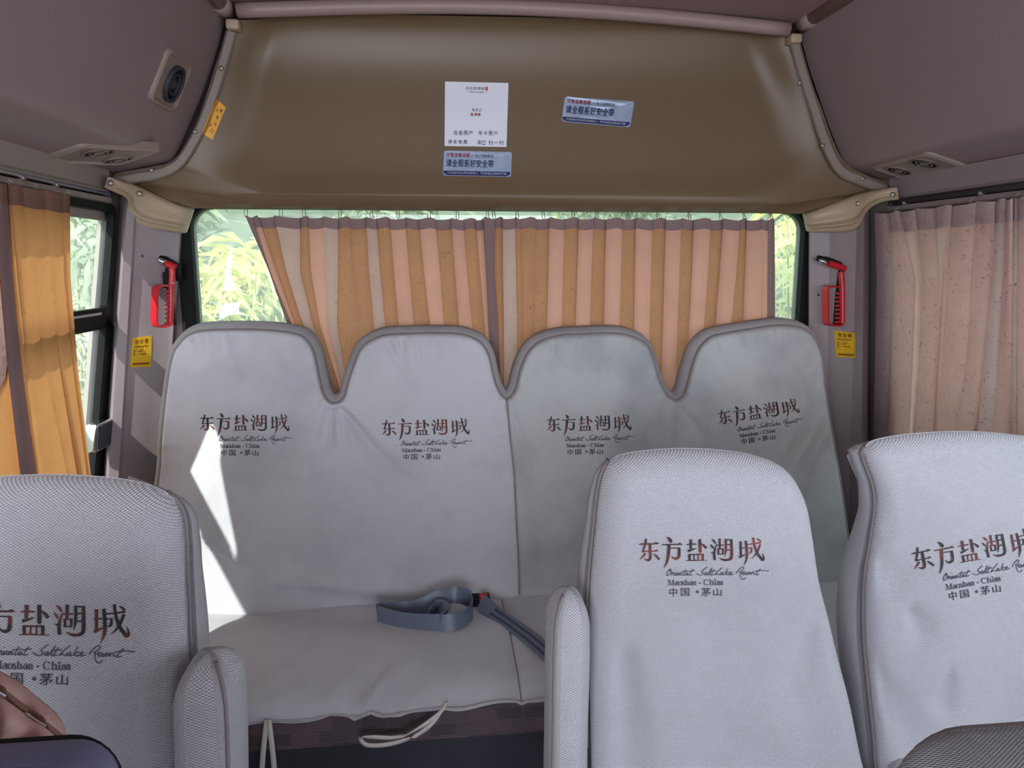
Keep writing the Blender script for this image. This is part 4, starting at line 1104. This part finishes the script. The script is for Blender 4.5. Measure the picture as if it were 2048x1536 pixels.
drape_strip([([(-160,1334),(-60,1352),(4,1376),(60,1420),(102,1450),(128,1470)], -.004), ([(-160,1346),(-60,1362),(3,1384),(58,1428),(102,1457),(126,1480)], -.006)], 0.60, M_CHEAD, 'dark_trim', dr)

# ------------------------------------------------------------------ curtains
def curtain(name, label, plf, lev, cols, mats, hs, hooks, fwd, header_mat, rail_fn, hdepth, group=None, sway=0.004, nsub=6, rows=26):
    """lev: photo heights; cols: list of (photo x at each height, stripe code to the right); plf(off) gives the hanging plane, off towards the bus"""
    P0 = at(cols[0][0][0], lev[0] if not callable(lev[0]) else lev[0](cols[0][0][0]), plf(0))
    t = thing(name, label, 'curtain', tuple(P0), group)
    codes = [c[1] for c in cols[:-1]]
    ss = np.linspace(0, 1, rows)
    lv = np.linspace(0, 1, len(lev))
    def bx(j, s): return np.interp(s, lv, cols[j][0])
    def by(x, s):
        ys = [l(x) if callable(l) else l for l in lev]; return np.interp(s, lv, ys)
    def build(s_list, off0):
        colsv = []; cm_ = []
        for j, cd in enumerate(codes):
            f, mi_ = fwd[cd]
            for i in range(nsub+1):
                u = i/nsub; col = []
                for s in s_list:
                    x = bx(j, s)+(bx(j+1, s)-bx(j, s))*u
                    o = f+0.004*math.sin(math.pi*u)+off0+sway*math.sin(3.1*s+j*1.7)*s
                    ytop = by(x, s)+hdepth*(1-s)*abs(math.sin(j*2.1+u*1.5))
                    col.append(at(x, ytop, plf(o)))
                colsv.append(col); cm_.append(mi_)
        return colsv, cm_
    def emit(nm, s_list, off0, mats_, force=None):
        cv, cmi = build(s_list, off0); n = len(s_list)
        vs = [v for c in cv for v in c]; fs = []; mi = []
        for a in range(len(cv)-1):
            for k in range(n-1):
                fs.append((a*n+k, a*n+k+1, (a+1)*n+k+1, (a+1)*n+k)); mi.append(force if force is not None else cmi[a])
        o = mk(nm, vs, fs, mats_, t, True, None, mi); return autosmooth(o, 50)
    emit('curtain_fabric', [hs*0.5]+[s for s in ss if s >= hs], 0.0, mats)
    emit('header_band', [0, hs*0.25, hs*0.5, hs*0.75, hs], 0.0022, [header_mat], 0)
    for (hx, hy) in hooks:
        a = at(hx, hy, plf(0.004)); b = rail_fn(a)
        m = MB(); mid = (a+b)/2; d = 0.004
        m.rbox((b.x-.006, b.y-.005, b.z-.004), (b.x+.006, b.y+.005, b.z+.004), .0015, 2)
        m.tube([b+Vector((0, 0, -.003)), mid+Vector((.003, .003, 0)), a+Vector((.004, 0, 0)), a+Vector((0, 0, -.005)), a+Vector((-.004, 0, 0)), mid+Vector((-.003, -.003, 0)), b+Vector((0, 0, -.003))], .0011, 5)
        m.obj('curtain_hook', M_SCREW, t, True)
    return t
YC = 2.105
plR = lambda o: PY(YC-o)
q = lambda v, x0, s: [x0+a/s for a in v]
lx = [  # photo x at heights 434, 540, 650, 800 and the stripe that follows
 ([490,537,575,672],'M'),([505,540,584,676],'P'),([516,552,592,679],'O'),([548,572,606,682],'L'),([600,600,626,685],'O'),([617,622,640,687],'P'),([646,650,655,690],'L'),([676,676,674,700],'D'),
 ([700,706,718,735],'O'),([732,738,748,765],'L'),([752,760,770,790],'D'),([780,788,798,815],'P'),([810,818,828,845],'D'),([838,848,860,875],'P'),([870,880,888,905],'D'),([902,910,918,932],'P'),([926,934,944,958],'D'),([952,960,970,982],'P'),([966,972,982,992],'M'),([988,990,996,1004],'M')]
cr_ = [([968,972,976,990],'M'),([990,988,996,1003],'D'),([1006,1006,1008,1008],'L'),([1030,1032,1034,1034],'O'),([1042,1044,1046,1048],'O'),([1071,1070,1068,1068],'D'),([1099,1097,1094,1090],'P'),([1129,1126,1123,1118],'D'),([1158,1155,1151,1146],'P'),([1187,1183,1180,1176],'D'),([1213,1210,1208,1204],'P'),([1245,1242,1239,1236],'D'),([1272,1270,1268,1266],'P'),([1305,1302,1299,1296],'D'),([1332,1329,1326,1322],'P'),([1363,1359,1355,1350],'D'),([1388,1384,1378,1370],'P'),([1422,1416,1408,1398],'D'),([1447,1440,1431,1420],'P'),([1480,1473,1462,1450],'D'),([1494,1490,1486,1478],'P'),([1523,1524,1522,1518],'P'),([1536,1535,1534,1532],'M'),([1549,1550,1550,1550],'M')]
CM = [M_CPINK, M_CORANGE, M_CPALE, M_CMAUVE]
FWD = {'P': (0.012, 0), 'O': (0.004, 1), 'D': (0.000, 1), 'L': (0.016, 2), 'M': (0.010, 3)}
railz = lambda a: Vector((a.x, YC, rwt+0.004))
top1 = lambda x: 432+(x-490)*0.012
curtain('window_curtain', 'striped curtain on the left half of the rear window, pulled aside', plR, [lambda x: 430+(x-490)*.012, 540, 650, 800], lx, CM, 0.068, [(492,431),(562,432),(608,432),(680,433),(743,434),(796,434),(858,435),(915,436),(975,437)], FWD, M_CMAUVE, railz, 5, 'rear window curtains')
curtain('window_curtain', 'striped curtain hanging straight over the right half of the rear window', (lambda o: PY(YC-0.022-o)), [lambda x: 433+(x-985)*.006, 540, 650, 800], cr_, CM, 0.068, [(988,434),(1035,434),(1087,435),(1147,435),(1195,436),(1257,437),(1317,437),(1380,438),(1442,438),(1490,439),(1545,440)], FWD, M_CMAUVE, railz, 5, 'rear window curtains')
# left side curtain
plL = lambda o: PL(0.030+o)
cl_ = [([-80,-16,-3,-185],'L'),([-30,-2,16,-100],'O'),([-8,0,16,42],'M'),([14,24,44,74],'A'),([20,34,56,82],'A'),([46,62,90,136],'A'),([88,100,120,155],'A'),([124,128,146,174],'H'),([140,141,156,182],'H')]  # front edge, out of view, is flared to bound the sun patch
cl_ = [([c[0], c[1], c[2], c[2]+(c[3]-c[2])*1.45], k) for c, k in cl_]
CML = [M_CAMBER, M_CHEAD, M_CROSE, M_CMAUVE]
FWL = {'A': (0.010, 0), 'O': (0.0, 0), 'L': (0.018, 2), 'M': (0.016, 3), 'H': (0.002, 0)}
curtain('window_curtain', 'amber curtain at the left side window', plL, [lambda x: 364+x*0.175, lambda x: 545+x*0.06, lambda x: 745-x*.05, lambda x: 1064-x*0.08], cl_, CML, 0.075, [(20,364),(72,372),(137,386)], FWL, M_CHEAD,
        lambda a: Vector((xl(hl[1], 0.006), a.y, hl[2]+0.004)), 3)
# curtain added out of view; its slanted edge cuts the sun patch on the bench
tc_ = thing('window_curtain', 'unseen amber curtain added at the left side window to shape the sun patch', 'curtain', (xl(1.2, .03), 1.15, 1.38), None)
edge_ = [(1.37,1.385),(1.37,1.28),(1.335,1.235),(1.146,1.135),(1.010,1.085),(0.84,1.03)]
vs = []
ed_ = catmull(edge_, 4)
for (ye, ze) in ed_:
    for i in range(31):
        a_ = i/30; y_ = 0.78+(ye-0.78)*a_; z_ = ze+(1-a_)*(1.385-ze)*0.0
        vs.append((xl(z_, 0.060+0.010*math.sin(i*1.3)), y_, z_))
mk('curtain_fabric', vs, grid_faces(31, len(ed_)), M_CAMBER, tc_)
plQ = lambda o: PR(0.035+o)
cq = [([1749,1753,1750,1746],'M'),([1778,1788,1782,1774],'R'),([1800,1832,1826,1818],'L'),([1830,1846,1838,1828],'R'),([1870,1880,1872,1864],'L'),([1904,1894,1884,1870],'R'),([1952,1944,1934,1904],'R'),([1990,1986,1968,1952],'M'),([2012,2006,1996,1984],'R'),([2026,2024,2022,2026],'M'),([2036,2036,2034,2036],'R'),([2060,2064,2066,2070],'M'),([2110,2112,2114,2116],'R'),([2150,2152,2154,2156],'R')]
CMQ = [M_CROSE, M_CROSE2, M_CPALE]
FWQ = {'R': (0.010, 0), 'M': (0.002, 1), 'L': (0.016, 2)}
curtain('window_curtain', 'rose vine-patterned curtain at the right side window', plQ, [lambda x: 426-(x-1750)*0.115, lambda x: 560-(x-1750)*.05, lambda x: 720, lambda x: 900], cq, CMQ, 0.10, [(1792,420),(1942,402),(2034,391)], FWQ, M_CROSE2,
        lambda a: Vector((xr(hr[1], 0.012), a.y, hr[2]+0.004)), 4)
# curtain rails
def rail(label, a, b, r, mat, sect=None):
    t = thing('curtain_rail', label, 'curtain rail', tuple((Vector(a)+Vector(b))/2))
    m = MB(); m.tube([a, b], r, 8); m.obj('track', mat, t, True)
    for p in (a, b):
        m = MB(); m.rbox(tuple(Vector(p)-Vector((.008,.008,.008))), tuple(Vector(p)+Vector((.008,.008,.008))), .002); m.obj('end_stop', M_DARK, t)
    return t
rail('slim dark rail over the rear window carrying the curtain hooks', (rwl+0.03, YC, rwt+0.012), (rwr-0.01, YC, rwt+0.012), 0.006, M_DARK)
rail('pale metal rail along the top of the left side window', (xl(hl[1], 0.004), 0.9, hl[2]+0.009), (xl(hl[1], 0.004), 1.975, hl[2]+0.009), 0.005, M_ALU)
rail('dark metal rail along the top of the right side window', (xr(hr[1], 0.010), 0.9, hr[2]+0.010), (xr(hr[1], 0.010), 1.96, hr[2]+0.010), 0.008, M_DARK)

# ------------------------------------------------------------------ emergency hammers on the pillars
T_PL, T_PRr = bvh(pil_l), bvh(pil_r)
def hammer(px0, flip, tree, label, hlabel, fdepth):
    """drawn on a local plane at the pillar: x to the right, y down in photo pixels about px0"""
    c = hit(tree, *px0)
    pl = (0, 1, 0, c.y)
    nrm = Vector((0, -1, 0))
    def q(x, y, d=0.0): return at(px0[0]+x, px0[1]+y, PY(c.y-d))
    def bar(mb, pts, r, d, sc=1.0, n=8):
        mb.tube([q(x, y, d) for x, y in pts], r, n)
    h = thing('emergency_hammer', label, 'hammer', tuple(q(0, 60, .02)), 'emergency hammers on the rear pillars')
    return h, q, bar
# left hammer, seen obliquely: the loop guard comes forward
def build_hammer(px0, tree, label, hlabel, head, neck, guard, grip, holder, tipn, gw):
    h, q, bar = hammer(px0, 1, tree, label, hlabel, 0)
    d = 0.020
    m = MB(); m.tube([q(*p, d) for p in catmull(neck, 4)], [0.0085]*(len(catmull(neck, 4))), 10)
    m.tube([q(*p, d) for p in catmull(head, 4)], 0.0095, 12)
    body = autosmooth(m.obj('handle', M_RED, h), 50)
    m = MB(); m.tube([q(*p, d) for p in tipn], [0.0070, 0.0072, 0.0050, 0.0012], 12); m.obj('steel_tip', M_CHROME, h, True, label='bare steel point')
    m = MB()
    gp = [q(x, y, e) for x, y, e in guard]; gp = [Vector(v) for v in catmull([tuple(p) for p in gp], 5)]
    m.ribbon(gp, Vector(gw), 0.024, 0.005); m.obj('finger_guard', M_RED, h)
    m = MB()
    for (x0, y0, x1, y1, e0, e1) in grip: m.tube([q(x0, y0, e0), q((x0+x1)/2, (y0+y1)/2, (e0+e1)/2), q(x1, y1, e1)], [0.0036, 0.0042, 0.0022], 6)
    m.obj('finger_ribs', M_RED, h, True)
    m = MB(); a = q(*neck[1], d-.006)
    m.dome(q(neck[1][0]+3, neck[1][1]+6, d+.007), Vector((1, 0, 0)), Vector((0, 0, 1)), Vector((0, -1, 0)), .0032, .0015); m.obj('rivet', M_SCREW, h, True)
    hd = thing('hammer_holder', hlabel, 'bracket', tuple(q(0, 40, .0)), 'hammer holders on the rear pillars')
    m = MB()
    for (x0, y0, x1, y1, dd) in holder:
        p0 = q(x0, y0, 0); p1 = q(x1, y1, 0)
        m.rbox((min(p0.x, p1.x), p0.y-dd, min(p0.z, p1.z)), (max(p0.x, p1.x), p0.y+0.004, max(p0.z, p1.z)), 0.003, 2)
    autosmooth(m.obj('clip', M_BLACK, hd), 40)
    hp = [q(*p, 0.008) for p in [(head[0][0]-2, head[0][1]-5), (head[-1][0]+2, head[-1][1]-5)]]
    m = MB(); m.tube([q(tipn[-1][0]-4, tipn[-1][1]-3, .006), q(tipn[0][0], tipn[0][1]-6, .008), q(head[-1][0]+3, head[-1][1]-4, .008), q(head[-1][0]+6, head[-1][1]+26, .006)], [.008, .010, .009, .007], 10); m.obj('hood', M_BLACK, hd, True)
    return h
build_hammer((330, 540), T_PL, 'red emergency hammer with toothed guard on the left pillar', 'black clip behind the hammer on the left pillar',
    [(2,-13),(12,-9),(22,-4)], [(14,-4),(14,20),(12,40),(12,70),(10,108)],
    [(8,32,.020),(-6,31,.042),(-17,34,.058),(-20,44,.062),(-21,80,.062),(-21,104,.060),(-14,113,.054),(0,112,.036),(10,108,.020)],
    [(16,42+k*9.0,0,43+k*9.0,.018,.034) for k in range(8)],
    [(2,-4,22,110,.012),(-2,4,12,36,.016)], [(1,-14),(-6,-18),(-13,-21),(-22,-25)], (0.8, -0.6, 0))
build_hammer((1672, 540), T_PRr, 'red emergency hammer with open loop guard on the right pillar', 'black clip behind the hammer on the right pillar',
    [(-16,-13),(0,-9),(18,-2)], [(10,4),(12,30),(13,60),(13,90),(13,106)],
    [(4,34,.020),(-6,33,.024),(-18,34,.030),(-22,42,.032),(-21,80,.032),(-20,104,.030),(-12,110,.026),(0,111,.022),(10,108,.018)],
    [(12,46+k*8.2,-2,47+k*8.2,.018,.020) for k in range(8)],
    [(2,0,26,112,.012),(14,6,30,34,.020)], [(-17,-13),(-24,-16),(-30,-19),(-34,-21)], (0.3, -1, 0))
# little screw in the right pillar left of the hammer
screw(pil_r, hit(T_PRr, 1637, 590), (0, -1, 0), 0.004, M_DARK); screw(pil_l, hit(T_PL, 284, 512), (0, -1, 0), 0.004, M_DARK)

# ------------------------------------------------------------------ stickers and notices
def rr2(r=0.06, asp=2.3, n=5):
    out = []
    for (cx, cy, a0) in ((1-r, 1-r*asp, 0), (r, 1-r*asp, 90), (r, r*asp, 180), (1-r, r*asp, 270)):
        for k in range(n+1):
            a = math.radians(a0+90*k/n); out.append((cx+r*math.cos(a), cy+r*asp*math.sin(a)))
    return out
def sheet(name, label, cat, corners, tree, mat, loop=None, group=None, off=0.0015, thick=0.0012, crumple=0.0):
    f = quadmap(corners)
    c = f(0.5, 0.5); o = tree.ray_cast(CAM, ray(*c).normalized())[0]
    loop = loop or [(0, 0), (1, 0), (1, 1), (0, 1)]
    # front grid follows the surface
    n = 14; vs = []; fs = []
    t = thing(name, label, cat, tuple(o), group)
    def put(x, y, e):
        d = ray(*f(x, y)).normalized(); h = tree.ray_cast(CAM, d)[0]
        if h is None: h = CAM+d*(o-CAM).length
        return h-d*e
    ctr = (0.5, 0.5); k = len(loop)
    rings = [1.0, 0.8, 0.6, 0.4, 0.2]
    for rg in rings:
        for (x, y) in loop:
            xx, yy = 0.5+(x-.5)*rg, 0.5+(y-.5)*rg
            vs.append(put(xx, yy, off+crumple*math.sin(xx*23+yy*9)*math.sin(yy*17+1)))
    vs.append(put(.5, .5, off))
    for j in range(len(rings)-1):
        for i in range(k):
            i2 = (i+1) % k; fs.append((j*k+i, j*k+i2, (j+1)*k+i2, (j+1)*k+i))
    for i in range(k): fs.append(((len(rings)-1)*k+i, (len(rings)-1)*k+(i+1) % k, len(vs)-1))
    b = len(vs)
    for (x, y) in loop: vs.append(put(x, y, off-thick))
    for i in range(k):
        i2 = (i+1) % k; fs.append((i, b+i, b+i2, i2))
    ob = mk('sheet', vs, fs, mat, t, False)
    def add(nm, m2, mt, e=0.0008):
        v2 = [put(x, y, off+e+crumple) for x, y in m2[0]]
        return mk(nm, v2, m2[1], mt, ob, False)
    return t, add
sq = [(x, 0) for x in (0, .25, .5, .75)]+[(1, y) for y in (0, .25, .5, .75)]+[(x, 1) for x in (1, .75, .5, .25)]+[(0, y) for y in (1, .75, .5, .25)]
_, add = sheet('notice_sign', 'square white notice with dark lettering on the panel above the rear window', 'sign', [(890,163),(1017,166),(1013,294),(889,292)], T_PANEL, M_WHITE, sq, thick=.003, off=.0035)
def brush_box(x0, y0, x1, y1, sel=None):
    vs, fs = strokes_mesh(BR); a = np.array(vs); 
    a = (a-np.array([118, 102]))/np.array([1704, 432])*np.array([x1-x0, y1-y0])+np.array([x0, y0]); return [tuple(v) for v in a], fs
add('lettering', brush_box(.33, .065, .635, .135), M_INK)
add('red_seal', ([(.645,.065),(.675,.065),(.675,.125),(.645,.125)], [(0,1,2,3)]), M_REDINK)
add('rule_line', join2(([(.34,.152),(.38,.152),(.38,.156),(.34,.156)], [(0,1,2,3)]), ([(.63,.152),(.67,.152),(.67,.156),(.63,.156)], [(0,1,2,3)]), fit(text_mesh('ORIENTAL SALTLAKE RESORT', .02), .395, .145, .615, .163)), M_INK)
add('centre_lettering', chars('东方之', .43, .405, .59, .455, .02), M_INK)
add('centre_lettering', chars('盐湖城', .405, .475, .575, .525, .03), M_REDINK)
add('upper_line', join2(chars('住宿用户', .135, .755, .455, .825, .012, .22), chars('年卡用户', .535, .755, .855, .825, .012, .22)), M_INK)
ic = strokes_mesh([[(630+30*math.cos(a), 940+34*math.sin(a), 7) for a in np.linspace(.3, 5.9, 14)], [(606, 924, 6), (652, 924, 6)], [(610, 962, 6), (656, 962, 6)]]); ic = ([(v[0]/1000, v[1]/1000) for v in ic[0]], ic[1])
add('parking_text', chars('停车免费', .05, .90, .375, .968, .012, .22), M_INK); add('please_text', chars('请', .525, .90, .588, .968, .012), M_INK); add('scan_text', chars('扫一扫', .70, .90, .955, .968, .012, .2), M_INK)
add('scan_icon', ic, M_INK)
def belt_sticker(label, corners, crumple):
    lp = rr2(.035, 2.6)
    t, add = sheet('belt_reminder_sticker', label, 'sticker', corners, T_PANEL, M_FOIL, lp, 'silver seat belt reminder stickers', crumple=crumple)
    g = np.linspace(0.008, 0.985, 16)
    vs = []; 
    for x in g: vs += [(x, .80), (x, .975)]
    vs[1] = (.012, .91); vs[-1] = (.980, .91)
    add('navy_band', (vs, [(2*i, 2*i+2, 2*i+3, 2*i+1) for i in range(len(g)-1)]), M_NAVY, .0005)
    add('band_lettering', chars('行车请系好安全带为您的家人，平安幸福全靠您的好习惯', .06, .835, .93, .925, .008), M_WINK, .0011)
    add('red_heading', chars('交警温馨提醒', .035, .085, .385, .245, .012), M_REDINK)
    add('heading', join2(([(.41,.165),(.455,.165),(.455,.18),(.41,.18)], [(0,1,2,3)]), chars('为了您的安全', .46, .115, .735, .245, .012)), M_INK)
    add('main_line', chars('请全程系好安全带', .035, .34, .74, .64, .025, .08), M_NAVY)
belt_sticker('flat silver seat belt sticker just below the white notice', [(888,301),(1024,304),(1022,354),(886,351)], .0004)
belt_sticker('crumpled tilted silver seat belt sticker right of the white notice', [(1130,193),(1269,203),(1260,255),(1123,243)], .0012)
def ysticker(label, corners, tree, mat, txt, group, lines):
    t, add = sheet('warning_sticker', label, 'sticker', corners, tree, mat, sq, group, crumple=.0006)
    add('heading', chars(txt, *lines[0], .03, .25), M_BROWNINK)
    rows = []
    for (x0, y0, x1, y1) in lines[1:]: rows.append(([(x0, y0), (x1, y0), (x1, y1), (x0, y1)], [(0, 1, 2, 3)]))
    add('printed_lines', join2(*rows), M_BROWNINK)
YL = [(.14, .07, .84, .22), (.14, .30, .80, .33), (.14, .40, .18, .62), (.32, .46, .55, .49), (.55, .42, .62, .45), (.40, .56, .74, .59), (.1, .86, .92, .92)]
ysticker('yellow foil safety hammer sticker on the left pillar below the red hammer', [(265,676),(304,671),(302,733),(260,735)], T_PL, M_YELLOW, '安全锤', 'yellow hammer stickers', YL)
ysticker('yellow foil safety hammer sticker on the right pillar below the red hammer', [(1668,661),(1711,665),(1711,716),(1672,714)], T_PRr, M_YELLOW, '安全锤', 'yellow hammer stickers', YL)
fl = bvh(panel, *[o for o in WV if o.name == 'trim_4'])
t, add = sheet('warning_sticker', 'narrow orange sticker on the left edge of the tan rear panel', 'sticker', [(433,197),(452,215),(425,280),(403,266)], fl, M_ORANGEST, sq, off=.002)
add('printed_lines', join2(*[fit(text_mesh(c, .03), x, y, x+.24, y+.10) for c, x, y in (('注', .30, .18), ('意', .62, .12), ('安', .55, .34), ('全', .60, .52), ('出', .25, .62), ('口', .55, .74))]), M_BROWNINK)

# ------------------------------------------------------------------ outside: bank, ground and bamboo
def leaf_mat(name, c1, c2):
    m = bpy.data.materials.new(name); m.use_nodes = True; t = NT(m); t.n.remove(t.n['Principled BSDF'])
    d = t.new('ShaderNodeBsdfDiffuse'); tr = t.new('ShaderNodeBsdfTranslucent'); mx = t.new('ShaderNodeMixShader'); mx.inputs[0].default_value = 0.4
    oi = t.new('ShaderNodeTexCoord'); no = t.new('ShaderNodeTexNoise', Scale=3.0, Detail=3.0); t.link(oi.outputs['Object'], no.inputs['Vector'])
    r = t.new('ShaderNodeValToRGB'); r.color_ramp.elements[0].position = .35; r.color_ramp.elements[1].position = .65; r.color_ramp.elements[0].color = c1; r.color_ramp.elements[1].color = c2
    t.link(no.outputs['Fac'], r.inputs[0])
    for s in (d, tr): t.link(r.outputs[0], s.inputs['Color'])
    t.link(d.outputs[0], mx.inputs[1]); t.link(tr.outputs[0], mx.inputs[2]); t.link(mx.outputs[0], t.n['Material Output'].inputs['Surface'])
    return m
M_LEAFY = leaf_mat('bamboo_leaf_yellow', srgb(206, 212, 120), srgb(244, 244, 180))
M_LEAFG = leaf_mat('bamboo_leaf_green', srgb(128, 144, 120), srgb(200, 210, 184))
M_STEM = plastic('bamboo_stem', srgb(140, 150, 80), .5)
M_GRASS = plastic('pale_grass', srgb(104, 116, 100), .9, .25, 6)
vs = []; xsn = np.linspace(-9, 10, 40); ysn = np.linspace(-4, 9, 40)
for y in ysn:
    for x in xsn:
        h = -0.75 + 2.6*float(sm(3.2, 7.0, y)) + 1.8*float(sm(-2.2, -6.0, x)) + .08*math.sin(x*3+y)*math.sin(y*2.3)
        vs.append((x, y, h))
g = structure(mk('ground', vs, grid_faces(40, 40), M_GRASS)); T_G = bvh(g)
def bamboo(x, y, h, n, mat, label, spread, seed, group='bamboo shrubs behind the rear window', down=0.5, ll=(0.10, 0.20)):
    rnd = random.Random(seed)
    z0 = T_G.ray_cast(Vector((x, y, 6)), Vector((0, 0, -1)))[0].z
    t = thing('bamboo_shrub', label, 'shrub', (x, y, z0), group)
    ms = MB(); ml = MB()
    stems = []
    for k in range(9):
        a = rnd.uniform(0, 6.28); sp = rnd.uniform(.2, 1)*spread
        top = Vector((x+math.cos(a)*sp, y+math.sin(a)*sp*.7, z0+h*rnd.uniform(.6, 1.0)))
        b = Vector((x+math.cos(a)*.1, y+math.sin(a)*.1, z0-.05))
        c = [b+(top-b)*s+Vector((0, 0, .25*h*s*(1-s))) for s in np.linspace(0, 1, 7)]
        ms.tube(c, [.012-.0014*i for i in range(7)], 5); stems.append(c)
    for i in range(n):
        c = rnd.choice(stems); s = rnd.uniform(.15, 1)*6; j = min(5, int(s)); p = c[j]+(c[j+1]-c[j])*(s-j)
        p = p+Vector((rnd.gauss(0, .16)*spread, rnd.gauss(0, .16)*spread, rnd.gauss(0, .12)))
        a = rnd.uniform(0, 6.28); dv = Vector((math.cos(a), math.sin(a)*.6, -rnd.uniform(-.3, 1.2)*down*1.4)).normalized()
        L = rnd.uniform(*ll); w = L*rnd.uniform(.07, .11); sd = dv.cross(Vector((rnd.gauss(0, .5), -1, rnd.gauss(0, .5)))).normalized()
        mid = p+dv*L*.45+Vector((0, 0, .012)); e = p+dv*L-Vector((0, 0, .015))
        ml.add([p, mid+sd*w, e, mid-sd*w, mid], [(0, 1, 4), (1, 2, 4), (2, 3, 4), (3, 0, 4)])
    ms.obj('stems', M_STEM, t, True); ml.obj('foliage', mat, t, False)
    return t
# foreground yellow spray seen through the left end of the rear window
def spray(label, Y, nodes, mat, seed, L0, base):
    rnd = random.Random(seed); pts = [at(x, y, PY(Y+dy)) for x, y, dy, n in nodes]
    z0 = T_G.ray_cast(Vector((base[0], base[1], 6)), Vector((0, 0, -1)))[0].z; b0 = Vector((base[0], base[1], z0-.03))
    t = thing('bamboo_shrub', label, 'shrub', tuple(b0))
    ms = MB(); ml = MB()
    for p, nd in zip(pts, nodes):
        c = [b0+(p-b0)*u+Vector((0, 0, 0.5*u*(1-u))) for u in np.linspace(0, 1, 9)]
        ms.tube(c, [.010-.0009*i for i in range(9)], 5)
        for i in range(nd[3]):
            a = rnd.uniform(-0.5, 3.64); dv = Vector((math.cos(a)*1.0, rnd.uniform(-.4, .3), -math.sin(a)*.9+.1)).normalized()
            L = L0*rnd.uniform(.6, 1.25); w = L*rnd.uniform(.07, .10); st_ = p+Vector((rnd.gauss(0, .05), rnd.gauss(0, .05), rnd.gauss(0, .04)))
            sd = dv.cross(Vector((rnd.gauss(0, .35), -1, rnd.gauss(0, .35)))).normalized(); mid = st_+dv*L*.4+Vector((0, 0, .010)); e = st_+dv*L-Vector((0, 0, .03*L/.15))
            ml.add([st_, mid+sd*w, e, mid-sd*w, mid], [(0, 1, 4), (1, 2, 4), (2, 3, 4), (3, 0, 4)])
    ms.obj('stems', M_STEM, t, True); ml.obj('foliage', mat, t, False)
spray('yellow-green bamboo spray close behind the left end of the rear window', 3.1,
      [(450,505,0,20),(500,500,.1,20),(535,530,0,18),(440,560,-.05,18),(480,555,.1,16),(410,600,0,16),(520,580,.1,16),(460,615,0,14),(400,540,.15,14),(560,560,.1,12),(590,520,.2,12)], M_LEAFY, 3, 0.15, (-0.95, 3.25))
for i, (x, y, h, n, m_, lab) in enumerate([(-1.75, 4.6, 3.0, 2600, M_LEAFG, 'grey-green bamboo behind the yellow spray'), (-.25, 4.6, 3.0, 1800, M_LEAFG, 'bamboo seen over the top of the left rear curtain'),
        (1.05, 4.8, 3.0, 1800, M_LEAFG, 'bamboo seen over the top of the right rear curtain'), (2.3, 4.2, 2.8, 2400, M_LEAFG, 'bamboo behind the spray at the right end of the rear window'), (3.6, 5.0, 3.0, 1400, M_LEAFG, 'bamboo beyond the right rear pillar')]):
    bamboo(x, y, h, n, m_, lab, .6, 20+i)
spray('pale yellow-green bamboo spray in the gap right of the rear curtains', 3.1, [(1575,430,0,22),(1600,470,.2,20),(1560,500,.1,20),(1610,540,0,20),(1570,570,.2,18),(1600,620,.1,18),(1560,640,0,16),(1630,450,.1,16),(1640,590,.3,16),(1540,450,.2,16)], M_LEAFY, 12, 0.13, (1.75, 3.3))
spray('pale bamboo outside the left window just past the amber curtain', 3.0, [(x, y, d, 26) for x, y, d in ((150,430,0),(190,440,.2),(165,500,.1),(205,520,0),(150,560,.2),(190,590,.1),(160,660,0),(195,700,.2),(170,760,.1),(150,830,0),(200,820,.2),(215,650,.3),(225,450,.3),(140,700,.2))], M_LEAFG, 9, 0.13, (-1.6, 3.4))
bamboo(-3.0, 4.6, 3.0, 2600, M_LEAFG, 'bamboo outside the left window behind the amber curtain', .5, 41, 'bamboo shrubs outside the left window')
